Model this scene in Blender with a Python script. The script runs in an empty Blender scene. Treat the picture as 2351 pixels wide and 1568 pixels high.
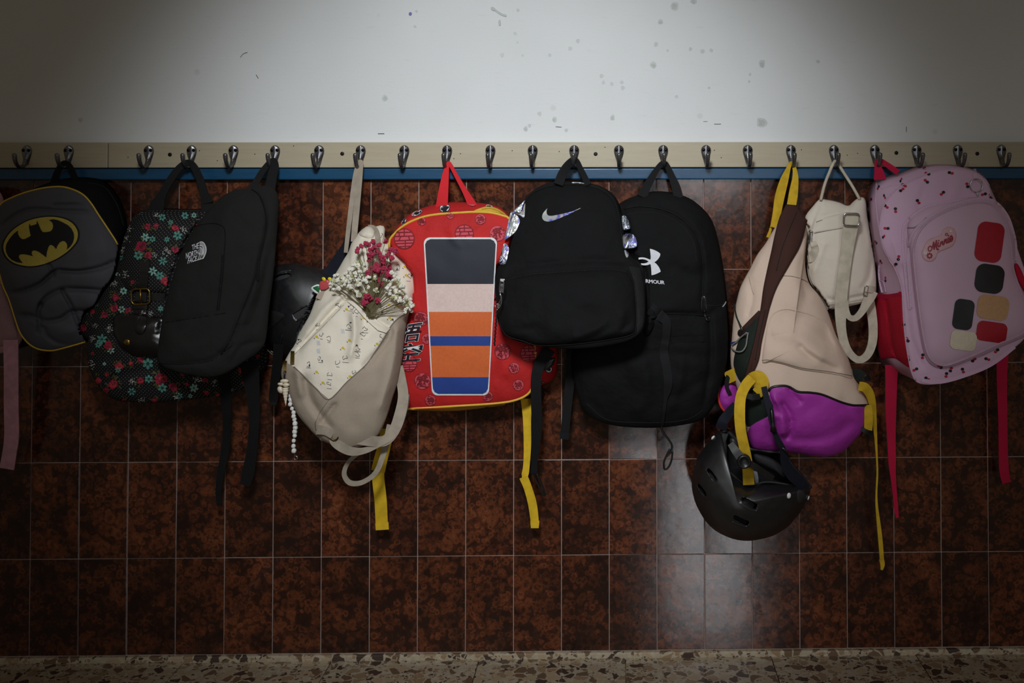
import bpy, bmesh, math, random
from mathutils import Vector, Matrix, noise
from mathutils.bvhtree import BVHTree

random.seed(7)
SC = bpy.context.scene
COL = SC.collection

# ------------------------------------------------------------------ camera
W, H, F = 2351.0, 1568.0, 2285.0
YAW, PITCH, ROLL = 0.0187152, 0.0212604, -0.0011408
CX, CY = 1458.64, 367.33                 # principal point (shifted lens)
CAM = Vector((0.0, -2.10213, 0.98094))
X0 = 1.216266                            # wall x of the first tile joint is -X0
cyw, syw = math.cos(YAW), math.sin(YAW)
cp_, sp_ = math.cos(PITCH), math.sin(PITCH)
cr_, sr_ = math.cos(ROLL), math.sin(ROLL)
_r0 = Vector((cyw, -syw, 0)); _f0 = Vector((syw * cp_, cyw * cp_, sp_)); _u0 = Vector((-syw * sp_, -cyw * sp_, cp_))
RIGHT = (_r0 * cr_ + _u0 * sr_).normalized()
UP = (_u0 * cr_ - _r0 * sr_).normalized()
FWD = _f0.normalized()

cam_data = bpy.data.cameras.new('camera')
cam = bpy.data.objects.new('camera', cam_data)
COL.objects.link(cam)
cam_data.sensor_fit = 'HORIZONTAL'
cam_data.sensor_width = 36.0
cam_data.lens = 36.0 * F / W
cam_data.shift_x = (W / 2 - CX) / W
cam_data.shift_y = (CY - H / 2) / W
cam_data.clip_start = 0.05
M = Matrix((
    (RIGHT.x, UP.x, -FWD.x, CAM.x),
    (RIGHT.y, UP.y, -FWD.y, CAM.y),
    (RIGHT.z, UP.z, -FWD.z, CAM.z),
    (0, 0, 0, 1)))
cam.matrix_world = M
SC.camera = cam

# ------------------------------------------------------------------ world, lamps, exposure
SC.view_settings.view_transform = 'Standard'
SC.view_settings.look = 'None'
SC.view_settings.gamma = 1.0
SC.view_settings.use_curve_mapping = False
SC.view_settings.exposure = 0.0

world = bpy.data.worlds.new('world')
SC.world = world
world.use_nodes = True
_bg = world.node_tree.nodes['Background']
_bg.inputs['Color'].default_value = (1.0, 0.86, 0.66, 1)
_bg.inputs['Strength'].default_value = 0.082

def lamp(name, kind, loc, target, energy, color=(1, 1, 1), **kw):
    d = bpy.data.lights.new(name, kind)
    d.energy = energy; d.color = color
    for k, v in kw.items(): setattr(d, k, v)
    o = bpy.data.objects.new(name, d); COL.objects.link(o)
    o.location = loc
    o.rotation_euler = (Vector(target) - Vector(loc)).to_track_quat('-Z', 'Y').to_euler()
    return o

# unseen soft spotlight, added so its pool of light darkens the edges like a vignette
lamp('vignette_spot', 'SPOT', (-0.17, -1.85, 1.74), (-0.215, 0.0, 0.84), 126.0, (0.92, 0.965, 1.0),
     spot_size=math.radians(54), spot_blend=1.0, shadow_soft_size=0.15)
# glazed upper half of a door across the corridor: mirrored by the polished floor and the tiles
lamp('door_daylight', 'AREA', (0.60, -4.6, 1.40), (0.42, -0.9, 0.0), 2.15, (0.95, 0.96, 1.0),
     shape='RECTANGLE', size=0.42, size_y=1.2, spread=math.radians(49))

# ------------------------------------------------------------------ pixel <-> world
def ray(px, py):
    return (FWD + RIGHT * ((px - CX) / F) - UP * ((py - CY) / F))

def P(px, py, d):
    """point seen at photo pixel (px,py), standing d metres in front of the tiled wall"""
    r = ray(px, py)
    t = (-d - CAM.y) / r.y
    return CAM + r * t

def proj(v):
    q = Vector(v) - CAM; z = q.dot(FWD)
    return CX + F * q.dot(RIGHT) / z, CY - F * q.dot(UP) / z

def inside(p, poly):
    x, y = p; r = False
    for (x0, y0), (x1, y1) in zip(poly, poly[1:] + poly[:1]):
        if (y0 > y) != (y1 > y) and x < (x1 - x0) * (y - y0) / (y1 - y0) + x0: r = not r
    return r

# soft bags give way where a neighbour hangs against them: no point of the lower bag
# comes further out than the back of the bag lying on it
LIMITS = []
def set_limits(*pairs):
    LIMITS.clear()
    for o, fn in pairs:
        xs = [p[0] for p in o]; ys = [p[1] for p in o]; c = (sum(xs) / len(xs), sum(ys) / len(ys))
        g = [(c[0] + (x - c[0]) * .975, c[1] + (y - c[1]) * .975) for x, y in (q[:2] for q in o)]
        LIMITS.append((g, fn, min(p[0] for p in g), max(p[0] for p in g), min(p[1] for p in g), max(p[1] for p in g)))
def lim(px, py, d):
    for g, fn, x0, x1, y0, y1 in LIMITS:
        if x0 < px < x1 and y0 < py < y1 and inside((px, py), g): d = min(d, max(.012, dep(fn, px, py) - .006))
    return d

# ------------------------------------------------------------------ materials
def lin(c):
    def f(v):
        v /= 255.0
        return v / 12.92 if v <= 0.04045 else ((v + 0.055) / 1.055) ** 2.4
    return (f(c[0]), f(c[1]), f(c[2]), 1.0)

MATS = {}
class NT:
    def __init__(self, name):
        self.m = bpy.data.materials.new(name); self.m.use_nodes = True
        self.t = self.m.node_tree; self.n = self.t.nodes; self.l = self.t.links
        self.b = self.n['Principled BSDF']
    def node(self, typ, **kw):
        x = self.n.new(typ)
        for k, v in kw.items():
            if k.startswith('i_'):
                x.inputs[k[2:].replace('_', ' ')].default_value = v
            else: setattr(x, k, v)
        return x
    def link(self, a, b): self.l.new(a, b)
    def coord(self, kind='Object'):
        return self.node('ShaderNodeTexCoord').outputs[kind]
    def noise(self, vec, scale, detail=3, rough=0.5):
        x = self.node('ShaderNodeTexNoise'); x.inputs['Scale'].default_value = scale
        x.inputs['Detail'].default_value = detail; x.inputs['Roughness'].default_value = rough
        if vec is not None: self.link(vec, x.inputs['Vector'])
        return x
    def ramp(self, fac, stops, interp='LINEAR'):
        x = self.node('ShaderNodeValToRGB'); cr = x.color_ramp; cr.interpolation = interp
        while len(cr.elements) > 1: cr.elements.remove(cr.elements[-1])
        cr.elements[0].position = stops[0][0]; cr.elements[0].color = stops[0][1]
        for p, c in stops[1:]:
            e = cr.elements.new(p); e.color = c
        self.link(fac, x.inputs['Fac']); return x.outputs['Color']
    def mix(self, fac, a, b, mode='MIX'):
        x = self.node('ShaderNodeMix', data_type='RGBA', blend_type=mode)
        for s, v in (('Factor', fac), ('A', a), ('B', b)):
            sock = [i for i in x.inputs if i.name == s and (i.type == 'RGBA' or s == 'Factor' and i.type == 'VALUE')][0]
            if hasattr(v, 'is_linked'): self.link(v, sock)
            else: sock.default_value = v
        return [o for o in x.outputs if o.type == 'RGBA'][0]
    def math(self, op, a, b=0.0, c=0.0):
        x = self.node('ShaderNodeMath', operation=op)
        for i, v in enumerate((a, b, c)):
            if hasattr(v, 'is_linked'): self.link(v, x.inputs[i])
            else: x.inputs[i].default_value = v
        return x.outputs[0]
    def bump(self, h, strength=0.3, dist=0.001, normal=None):
        x = self.node('ShaderNodeBump'); x.inputs['Strength'].default_value = strength
        x.inputs['Distance'].default_value = dist
        self.link(h, x.inputs['Height'])
        if normal is not None: self.link(normal, x.inputs['Normal'])
        return x.outputs['Normal']
    def set(self, **kw):
        for k, v in kw.items():
            s = self.b.inputs[k.replace('_', ' ')]
            if hasattr(v, 'is_linked'): self.link(v, s)
            else: s.default_value = v
        return self.m
BLK = (0, 0, 0, 1); WHT = (1, 1, 1, 1)

def fabric(name, rgb, rough=0.85, sheen=0.0, vary=0.12, wr=0.5, weave=900, spec=0.25, wscale=22):
    if name in MATS: return MATS[name]
    n = NT(name); co = n.coord()
    c = lin(rgb)
    big = n.noise(co, 9, 4); fine = n.noise(co, weave, 2)
    dk = tuple(v * (1 - vary * 1.6) for v in c[:3]) + (1,); lt = tuple(min(1, v * (1 + vary)) for v in c[:3]) + (1,)
    f = n.math('ADD', n.math('MULTIPLY', big.outputs['Fac'], 0.6), n.math('MULTIPLY', fine.outputs['Fac'], 0.4))
    col = n.ramp(f, [(0.3, dk), (0.7, lt)])
    wv = n.noise(co, wscale, 3, 0.55)
    n1 = n.bump(wv.outputs['Fac'], wr, 0.006)
    n2 = n.bump(fine.outputs['Fac'], 0.25, 0.0008, n1)
    n.set(Base_Color=col, Roughness=rough, Normal=n2, Specular_IOR_Level=spec, Sheen_Weight=sheen)
    MATS[name] = n.m; return n.m

def webbing(name, rgb, rough=0.75, period=0.0025):
    """woven strap: uses the UV map of a strap (u across 0-1, v along in metres)"""
    if name in MATS: return MATS[name]
    n = NT(name); uv = n.coord('UV'); c = lin(rgb)
    sep = n.node('ShaderNodeSeparateXYZ'); n.link(uv, sep.inputs[0])
    v = n.math('SINE', n.math('MULTIPLY', sep.outputs[1], 6.283 / period))
    u = n.math('SINE', n.math('MULTIPLY', sep.outputs[0], 6.283 * 8))
    w = n.math('MULTIPLY', v, u)
    nz = n.noise(n.coord(), 60, 3)
    dk = tuple(x * 0.72 for x in c[:3]) + (1,)
    f = n.math('ADD', n.math('MULTIPLY', w, 0.18), nz.outputs['Fac'])
    col = n.ramp(f, [(0.25, dk), (0.65, c)])
    n.set(Base_Color=col, Roughness=rough, Normal=n.bump(w, 0.35, 0.0006), Specular_IOR_Level=0.25)
    MATS[name] = n.m; return n.m

def plain(name, rgb, rough=0.5, metal=0.0, spec=0.5, bump=0.0, bscale=200):
    if name in MATS: return MATS[name]
    n = NT(name); co = n.coord(); c = lin(rgb)
    nz = n.noise(co, bscale, 3)
    col = n.ramp(nz.outputs['Fac'], [(0.3, tuple(x * 0.88 for x in c[:3]) + (1,)), (0.7, c)])
    n.set(Base_Color=col, Roughness=rough, Metallic=metal, Specular_IOR_Level=spec)
    if bump: n.set(Normal=n.bump(nz.outputs['Fac'], bump, 0.001))
    MATS[name] = n.m; return n.m

# ------------------------------------------------------------------ objects
ORG = {}
def link(o, parent=None):
    COL.objects.link(o)
    if parent is not None: o.parent = parent
    return o

def thing(name, label, cat, loc, group=None):
    o = bpy.data.objects.new(name, None); COL.objects.link(o)
    o.empty_display_size = 0.05
    o.location = loc
    o['label'] = label; o['category'] = cat
    if group: o['group'] = group
    ORG[o.name] = Vector(loc)
    return o

def mesh_obj(name, verts, faces, mat, parent=None, label=None, smooth=True, uvs=None, mats=None, mat_idx=None, kind=None):
    """one mesh object; verts are world points"""
    org = ORG.get(parent.name, Vector((0, 0, 0))) if parent else Vector((0, 0, 0))
    me = bpy.data.meshes.new(name)
    me.from_pydata([tuple(Vector(v) - org) for v in verts], [], [tuple(f) for f in faces])
    if mats:
        for m_ in mats: me.materials.append(m_)
        me.polygons.foreach_set('material_index', mat_idx)
    else: me.materials.append(mat)
    if smooth: me.polygons.foreach_set('use_smooth', [True] * len(me.polygons))
    if uvs is not None:
        ul = me.uv_layers.new(name='UVMap')
        for lp in me.loops: ul.data[lp.index].uv = uvs[lp.vertex_index]
    me.validate(); me.update()
    o = bpy.data.objects.new(name, me); link(o, parent)
    ORG[o.name] = org
    if label: o['label'] = label
    if kind: o['kind'] = kind
    return o

def box_vf(c, s):
    x, y, z = c; a, b, d = s[0] / 2, s[1] / 2, s[2] / 2
    v = [(x + i * a, y + j * b, z + k * d) for i in (-1, 1) for j in (-1, 1) for k in (-1, 1)]
    f = [(0, 1, 3, 2), (4, 6, 7, 5), (0, 4, 5, 1), (2, 3, 7, 6), (0, 2, 6, 4), (1, 5, 7, 3)]
    return v, f

def bevel_box(c, s, bv, seg=2):
    bm = bmesh.new(); v, f = box_vf(c, s)
    vs = [bm.verts.new(p) for p in v]
    for q in f: bm.faces.new([vs[i] for i in q])
    bmesh.ops.recalc_face_normals(bm, faces=bm.faces)
    bmesh.ops.bevel(bm, geom=bm.edges[:], offset=bv, segments=seg, affect='EDGES', profile=0.5)
    bm.verts.index_update()
    V = [p.co.copy() for p in bm.verts]; Fc = [[p.index for p in q.verts] for q in bm.faces]
    bm.free(); return V, Fc

# ------------------------------------------------------------------ curves
def cat(pts, sub=6, closed=False):
    """Catmull-Rom through tuples of any length"""
    n = len(pts); out = []
    rng = range(n) if closed else range(n - 1)
    for i in rng:
        if closed: p0, p1, p2, p3 = (pts[(i + k - 1) % n] for k in range(4))
        else:
            p0 = pts[max(i - 1, 0)]; p1 = pts[i]; p2 = pts[i + 1]; p3 = pts[min(i + 2, n - 1)]
        for s in range(sub):
            t = s / sub; t2 = t * t; t3 = t2 * t
            out.append(tuple(0.5 * (2 * b + (c - a) * t + (2 * a - 5 * b + 4 * c - d) * t2 + (3 * b - a - 3 * c + d) * t3)
                             for a, b, c, d in zip(p0, p1, p2, p3)))
    if not closed: out.append(tuple(pts[-1]))
    return out

def resample(poly, N, closed=True):
    pts = list(poly) + ([poly[0]] if closed else [])
    L = [0.0]
    for a, b in zip(pts, pts[1:]): L.append(L[-1] + math.dist(a[:2], b[:2]))
    out = []; j = 0; tot = L[-1]
    for i in range(N):
        s = tot * i / (N if closed else N - 1)
        while j < len(L) - 2 and L[j + 1] < s: j += 1
        k = (s - L[j]) / max(L[j + 1] - L[j], 1e-9)
        out.append(tuple(a + (b - a) * k for a, b in zip(pts[j], pts[j + 1])))
    return out

def centroid(poly):
    A = cx = cy = 0
    for (x0, y0), (x1, y1) in zip(poly, poly[1:] + poly[:1]):
        w = x0 * y1 - x1 * y0; A += w; cx += (x0 + x1) * w; cy += (y0 + y1) * w
    return cx / (3 * A), cy / (3 * A)

def ring(outline, N, c=None, smooth=True):
    """N samples round a closed outline, clockwise, starting above its centre"""
    p = [q[:2] for q in outline]
    if smooth: p = cat(p, 6, True)
    A = sum(x0 * y1 - x1 * y0 for (x0, y0), (x1, y1) in zip(p, p[1:] + p[:1]))
    if A < 0: p = p[::-1]
    if c is None: c = centroid(p)
    i0 = min(range(len(p)), key=lambda i: abs(p[i][0] - c[0]) + (1e6 if p[i][1] > c[1] else 0))
    p = p[i0:] + p[:i0]
    return resample(p, N), c

def plane(a, b, c):
    """depth as a linear function of pixel through three (px,py,d)"""
    (x0, y0, d0), (x1, y1, d1), (x2, y2, d2) = a, b, c
    det = (x1 - x0) * (y2 - y0) - (x2 - x0) * (y1 - y0)
    gx = ((d1 - d0) * (y2 - y0) - (d2 - d0) * (y1 - y0)) / det
    gy = ((x1 - x0) * (d2 - d0) - (x2 - x0) * (d1 - d0)) / det
    return lambda px, py: d0 + gx * (px - x0) + gy * (py - y0)

def dep(d, px, py): return d(px, py) if callable(d) else d

def seg_dist(p, poly):
    best = 1e9
    for (ax, ay), (bx, by) in zip(poly, poly[1:]):
        vx, vy = bx - ax, by - ay; L = vx * vx + vy * vy
        t = 0 if L == 0 else max(0, min(1, ((p[0] - ax) * vx + (p[1] - ay) * vy) / L))
        best = min(best, (p[0] - ax - t * vx) ** 2 + (p[1] - ay - t * vy) ** 2)
    return math.sqrt(best)

class Surf:
    """surfaces of one thing, for laying parts on them"""
    def __init__(self): self.t = []
    def add(self, verts, faces):
        self.t.append(BVHTree.FromPolygons([tuple(v) for v in verts], [tuple(f) for f in faces]))
    def d(self, px, py, miss=None):
        r = ray(px, py).normalized(); best = None
        for t in self.t:
            h = t.ray_cast(CAM, r)
            if h[0] is not None:
                dd = -h[0].y
                if best is None or dd > best: best = dd
        return miss if best is None else best
    def dn(self, px, py, miss=0.05):
        """like d, but walks inwards a little when the pixel just misses"""
        v = self.d(px, py)
        if v is not None: return v
        for rad in (3, 6, 10, 16):
            for a in range(8):
                v = self.d(px + rad * math.cos(a * .785), py + rad * math.sin(a * .785))
                if v is not None: return v
        return miss

def disp_fn(noise_amp=0.0, nscale=14, creases=(), seed=0.0, warp=()):
    cs = [(cat(c[0], 4) if len(c[0]) > 2 else c[0], c[1], c[2]) for c in creases]
    def f(px, py):
        v = 0.0
        if noise_amp:
            q = Vector((px * nscale / 1100.0 + seed, py * nscale / 1100.0, seed * 0.37))
            v += noise_amp * (noise.noise(q) + 0.5 * noise.noise(q * 2.3))
        for poly, wd, amp in cs:
            x0 = min(p[0] for p in poly) - 3 * wd; x1 = max(p[0] for p in poly) + 3 * wd
            y0 = min(p[1] for p in poly) - 3 * wd; y1 = max(p[1] for p in poly) + 3 * wd
            if x0 < px < x1 and y0 < py < y1:
                e = seg_dist((px, py), poly) / wd
                if e < 3: v += amp * math.exp(-e * e)
        return v
    return f

def loft(sections, N=120, smooth=True, c=None):
    """sections: [(outline px, depth)], wall side first; open tube of quads"""
    V, Fc = [], []
    for k, (o, d) in enumerate(sections):
        r, _ = ring(o, N, c, smooth)
        V += [P(x, y, lim(x, y, dep(d, x, y))) for x, y in r]
        if k:
            a, b = (k - 1) * N, k * N
            for i in range(N):
                j = (i + 1) % N
                Fc.append((a + i, a + j, b + j, b + i))
    return V, Fc

def cap(outline, d, puff, p=2.4, q=0.6, N=120, R=26, dfn=None, c=None, smooth=True, surf=None, back=None):
    """puffed face filling an outline; with surf the base depth is that surface"""
    r, c = ring(outline, N, c, smooth)
    V, Fc = [], []
    for k in range(R + 1):
        s = math.sin((1 - k / R) * math.pi / 2) if k < R else 0.0
        t = s if k else 1.0
        h = puff * max(0.0, 1 - t ** p) ** q
        for i in range(N if k < R else 1):
            x, y = (c[0] + (r[i][0] - c[0]) * t, c[1] + (r[i][1] - c[1]) * t) if k < R else c
            b = surf.dn(x, y, dep(d, x, y)) if surf else dep(d, x, y)
            fade = min(1.0, (1 - t) * 6)
            V.append(P(x, y, lim(x, y, b + h + (dfn(x, y) * fade if dfn else 0.0))))
    for k in range(R - 1):
        for i in range(N):
            j = (i + 1) % N
            Fc.append((k * N + i, k * N + j, (k + 1) * N + j, (k + 1) * N + i))
    m = R * N
    for i in range(N): Fc.append(((R - 1) * N + i, (R - 1) * N + (i + 1) % N, m))
    if back is not None:          # skirt going back towards the wall so that it is a closed pad
        o = len(V)
        for x, y in r:
            b = surf.dn(x, y, dep(d, x, y)) if surf else dep(d, x, y)
            V.append(P(x, y, lim(x, y, b) - back))
        for i in range(N):
            j = (i + 1) % N
            Fc.append((o + i, o + j, j, i))
        Fc.append(tuple(range(o + N - 1, o - 1, -1)))
    return V, Fc

def joinvf(parts):
    V, Fc = [], []
    for v, f in parts:
        o = len(V); V += list(v); Fc += [tuple(i + o for i in q) for q in f]
    return V, Fc

def body(name, sections, front, mat, parent, surf, N=120, R=26, side_mat=None, label=None, side_name=None, **kw):
    """closed puffed bag body: side walls, back and a puffed front face"""
    puff = kw.pop('puff', 0.03); dfn = kw.pop('dfn', None)
    secs = sections + [front]
    lv, lf = loft(secs, N, kw.get('smooth', True))
    lf = lf + [tuple(range(N - 1, -1, -1))]
    cv, cf = cap(front[0], front[1], puff, N=N, R=R, dfn=dfn, **kw)
    surf.add(lv, lf); surf.add(cv, cf)
    if side_mat is None:
        # weld front rim to last section
        o = len(lv) - N
        V = lv + cv[N:]
        mp = lambda i: o + i if i < N else len(lv) + i - N
        Fc = lf + [tuple(mp(i) for i in q) for q in cf]
        return mesh_obj(name, V, Fc, mat, parent, label)
    mesh_obj(side_name or 'side_panel', lv, lf, side_mat, parent)
    return mesh_obj(name, cv, cf, mat, parent, label)

def pad(name, outline, surf, h, mat, parent, p=3.0, q=0.6, N=72, R=12, back=0.004, dfn=None, add=True, smooth=True, label=None, d=0.05, c=None):
    """raised padded piece (pocket, flap, patch) lying on a surface"""
    v, f = cap(outline, d, h, p, q, N, R, dfn, c, smooth, surf, back)
    if add: surf.add(v, f)
    return mesh_obj(name, v, f, mat, parent, label)

def frame_tube(pts, rad, n=8, closed=False, caps=True):
    pts = [Vector(p) for p in pts]; m = len(pts); V, Fc = [], []
    up = None
    for i, p in enumerate(pts):
        a = pts[i - 1] if (i or closed) else p; b = pts[(i + 1) % m] if (i < m - 1 or closed) else p
        t = (b - a).normalized() if (b - a).length > 1e-9 else Vector((0, 0, 1))
        if up is None:
            up = t.orthogonal().normalized()
        up = (up - t * up.dot(t))
        up = up.normalized() if up.length > 1e-6 else t.orthogonal().normalized()
        s = t.cross(up)
        r = rad[i] if isinstance(rad, (list, tuple)) else rad
        for k in range(n):
            an = 2 * math.pi * k / n
            V.append(p + (up * math.cos(an) + s * math.sin(an)) * r)
    for i in range(m if closed else m - 1):
        a = i * n; b = ((i + 1) % m) * n
        for k in range(n):
            j = (k + 1) % n
            Fc.append((a + k, a + j, b + j, b + k))
    if caps and not closed:
        Fc.append(tuple(range(n - 1, -1, -1))); Fc.append(tuple((m - 1) * n + k for k in range(n)))
    return V, Fc

def seam_vf(pts, surf, r, off=0.0, sub=5, closed=False, n=6, miss=0.05):
    q = cat(pts, sub, closed) if len(pts) > 2 else resample(pts, 8, False)
    return frame_tube([P(x, y, surf.dn(x, y, miss) + off) for x, y in q], r, n, closed)

def seam(name, pts, surf, r, mat, parent, off=0.0, closed=False, label=None, sub=5):
    v, f = seam_vf(pts, surf, r, off, sub, closed)
    return mesh_obj(name, v, f, mat, parent, label)

def strap_vf(pts, thick=0.0018, sub=6, lay=None, off=0.0015):
    """pts (px,py,d,w[,tilt]) : webbing strap facing the camera; with lay it lies on a surface"""
    pts = [tuple(p) + ((0.0,) if len(p) == 4 else ()) for p in pts]
    q = cat(pts, sub) if len(pts) > 2 else [tuple(a + (b - a) * t / 6 for a, b in zip(*pts)) for t in range(7)]
    V, Fc, UV = [], [], []; L = 0.0; prev = None
    for i, (x, y, d, w, tl) in enumerate(q):
        a = q[max(i - 1, 0)]; b = q[min(i + 1, len(q) - 1)]
        tx, ty = b[0] - a[0], b[1] - a[1]; l = math.hypot(tx, ty) or 1
        nx, ny = ty / l, -tx / l
        if lay is not None: d = lay.dn(x, y, d) + off
        dl, dr = d - tl / 2, d + tl / 2
        A = P(x - nx * w / 2, y - ny * w / 2, dl); B = P(x + nx * w / 2, y + ny * w / 2, dr)
        c = (A + B) / 2
        if prev is not None: L += (c - prev).length
        prev = c
        ac = (B - A); tdir = (P(b[0], b[1], b[2]) - P(a[0], a[1], a[2]))
        nr = ac.cross(tdir)
        nr = nr.normalized() if nr.length > 1e-9 else Vector((0, -1, 0))
        if nr.y > 0: nr = -nr
        h = nr * thick / 2
        V += [A + h, B + h, B - h, A - h]
        UV += [(0, L), (1, L), (1, L), (0, L)]
        if i:
            o = (i - 1) * 4; e = i * 4
            for k in range(4):
                j = (k + 1) % 4
                Fc.append((o + k, o + j, e + j, e + k))
    Fc.append((3, 2, 1, 0)); m = len(V) - 4
    Fc.append((m, m + 1, m + 2, m + 3))
    return V, Fc, UV

def strap(name, pts, mat, parent, thick=0.0018, label=None, sub=6, lay=None, off=0.0015):
    v, f, uv = strap_vf(pts, thick, sub, lay, off)
    return mesh_obj(name, v, f, mat, parent, label, smooth=False, uvs=uv)

def recolour(o, polys, mat):
    '''give the faces of o whose middle falls in px polygons a second material'''
    o.data.materials.append(mat); k = len(o.data.materials) - 1; org = ORG[o.name]
    for f in o.data.polygons:
        c = proj(f.center + org)
        if any(inside(c, q) for q in polys): f.material_index = k

# ------------------------------------------------------------------ flat print and patches that follow a surface
def fill_px(polys, maxlen):
    """polys: closed px polygons (each filled) -> 2D verts, faces, subdivided"""
    V, Fc, src = [], [], []
    for pi, poly in enumerate(polys):
        bm = bmesh.new()
        vs = [bm.verts.new((x, y, 0)) for x, y in poly]
        try: f = bm.faces.new(vs)
        except ValueError: bm.free(); continue
        f.normal_update()
        bmesh.ops.triangulate(bm, faces=[f], quad_method='BEAUTY', ngon_method='EAR_CLIP')
        for _ in range(6):
            es = [e for e in bm.edges if e.calc_length() > maxlen]
            if not es: break
            bmesh.ops.subdivide_edges(bm, edges=es, cuts=1, use_grid_fill=False)
            bmesh.ops.triangulate(bm, faces=[g for g in bm.faces if len(g.verts) > 3])
        bm.verts.index_update(); o = len(V)
        V += [(v.co.x, v.co.y) for v in bm.verts]
        for g in bm.faces:
            Fc.append(tuple(v.index + o for v in g.verts)); src.append(pi)
        bm.free()
    return V, Fc, src

def lay_vf(V2, Fc, surf, off, miss=0.05):
    V = [P(x, y, surf.dn(x, y, miss) + off) for x, y in V2]
    out = []
    for f in Fc:
        a, b, c = (V[i] for i in f[:3])
        nrm = (b - a).cross(c - a)
        out.append(f if nrm.dot(CAM - a) > 0 else tuple(reversed(f)))
    return V, out

def print_(name, polys, surf, mat, parent, off=0.0008, maxlen=14, label=None, mats=None, idx=None, miss=0.05, kind=None):
    V2, Fc, src = fill_px(polys, maxlen)
    V, Fc = lay_vf(V2, Fc, surf, off, miss)
    if mats: return mesh_obj(name, V, Fc, None, parent, label, mats=mats, mat_idx=[idx[s] for s in src], kind=kind)
    return mesh_obj(name, V, Fc, mat, parent, label, kind=kind)

def ell(cx, cy, rx, ry, rot=0.0, n=20):
    c, s = math.cos(math.radians(rot)), math.sin(math.radians(rot))
    return [(cx + rx * math.cos(t) * c - ry * math.sin(t) * s, cy + rx * math.cos(t) * s + ry * math.sin(t) * c)
            for t in (2 * math.pi * i / n for i in range(n))]

def stroke_poly(pts, w, sub=4, closed=False):
    q = cat(pts, sub, closed) if len(pts) > 2 else list(pts)
    polys = []
    for (ax, ay), (bx, by) in zip(q, (q[1:] + q[:1]) if closed else q[1:]):
        l = math.hypot(bx - ax, by - ay)
        if l < 1e-6: continue
        nx, ny = (by - ay) / l * w / 2, -(bx - ax) / l * w / 2
        ex, ey = (bx - ax) / l * w * .2, (by - ay) / l * w * .2
        polys.append([(ax - ex + nx, ay - ey + ny), (bx + ex + nx, by + ey + ny), (bx + ex - nx, by + ey - ny), (ax - ex - nx, ay - ey - ny)])
    return polys

def zm(pts, ox, oy, s):
    return [(ox + x / s, oy + y / s) for x, y in pts]

def text_vf(txt, quad, bold=0.0, res=3):
    """glyph outlines of txt fitted into a px quad (TL,TR,BR,BL)"""
    cu = bpy.data.curves.new('lettering', 'FONT'); cu.body = txt; cu.offset = bold; cu.resolution_u = res
    ob = bpy.data.objects.new('lettering', cu); COL.objects.link(ob)
    dg = bpy.context.evaluated_depsgraph_get()
    me = ob.evaluated_get(dg).to_mesh()
    V = [(v.co.x, v.co.y) for v in me.vertices]; Fc = [tuple(p.vertices) for p in me.polygons]
    ob.evaluated_get(dg).to_mesh_clear()
    bpy.data.objects.remove(ob); bpy.data.curves.remove(cu)
    if not V: return [], []
    x0 = min(v[0] for v in V); x1 = max(v[0] for v in V); y0 = min(v[1] for v in V); y1 = max(v[1] for v in V)
    out = []
    TL, TR, BR, BL = quad
    for x, y in V:
        u = (x - x0) / max(x1 - x0, 1e-6); v = (y1 - y) / max(y1 - y0, 1e-6)
        out.append(tuple(TL[k] * (1 - u) * (1 - v) + TR[k] * u * (1 - v) + BR[k] * u * v + BL[k] * (1 - u) * v for k in (0, 1)))
    return out, Fc

def lettering(name, items, surf, mat, parent, off=0.0011, label=None, bold=0.0):
    V2, Fc = [], []
    for txt, quad in items:
        v, f = text_vf(txt, quad, bold); o = len(V2)
        V2 += v; Fc += [tuple(i + o for i in q) for q in f]
    V, Fc = lay_vf(V2, Fc, surf, off)
    return mesh_obj(name, V, Fc, mat, parent, label, smooth=False)

def rect_loop(cx, cy, w, h, rot=0, rnd=0.25, n=5):
    """rounded rectangle outline in px"""
    r = min(w, h) * rnd; pts = []
    for qx, qy, a0 in ((1, -1, -90), (1, 1, 0), (-1, 1, 90), (-1, -1, 180)):
        for i in range(n):
            a = math.radians(a0 + 90 * i / (n - 1))
            pts.append((qx * (w / 2 - r) + r * math.cos(a), qy * (h / 2 - r) + r * math.sin(a)))
    c, s = math.cos(math.radians(rot)), math.sin(math.radians(rot))
    return [(cx + x * c - y * s, cy + x * s + y * c) for x, y in pts]

def buckle(name, cx, cy, w, h, rot, surf, mat, parent, r=0.0016, off=0.003, bar=True, label=None, d=None):
    o = rect_loop(cx, cy, w, h, rot)
    dd = (d if d is not None else surf.dn(cx, cy)) + off
    parts = [frame_tube([P(x, y, dd) for x, y in o], r, 8, True)]
    if bar:
        c, s = math.cos(math.radians(rot)), math.sin(math.radians(rot))
        parts.append(frame_tube([P(cx + s * h / 2, cy - c * h / 2, dd), P(cx - s * h / 2, cy + c * h / 2, dd)], r * .9, 8))
    v, f = joinvf(parts)
    return mesh_obj(name, v, f, mat, parent, label)

def lathe_vf(c, axis, prof, n=16):
    """prof: [(dist along axis, radius)]"""
    ax = Vector(axis).normalized(); u = ax.orthogonal().normalized(); w = ax.cross(u); V, Fc = [], []
    for a, r in prof:
        for k in range(n):
            t = 2 * math.pi * k / n
            V.append(Vector(c) + ax * a + (u * math.cos(t) + w * math.sin(t)) * r)
    for i in range(len(prof) - 1):
        for k in range(n):
            j = (k + 1) % n
            Fc.append((i * n + k, i * n + j, (i + 1) * n + j, (i + 1) * n + k))
    Fc.append(tuple(range(n - 1, -1, -1))); m = (len(prof) - 1) * n
    Fc.append(tuple(m + k for k in range(n)))
    return V, Fc

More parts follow.
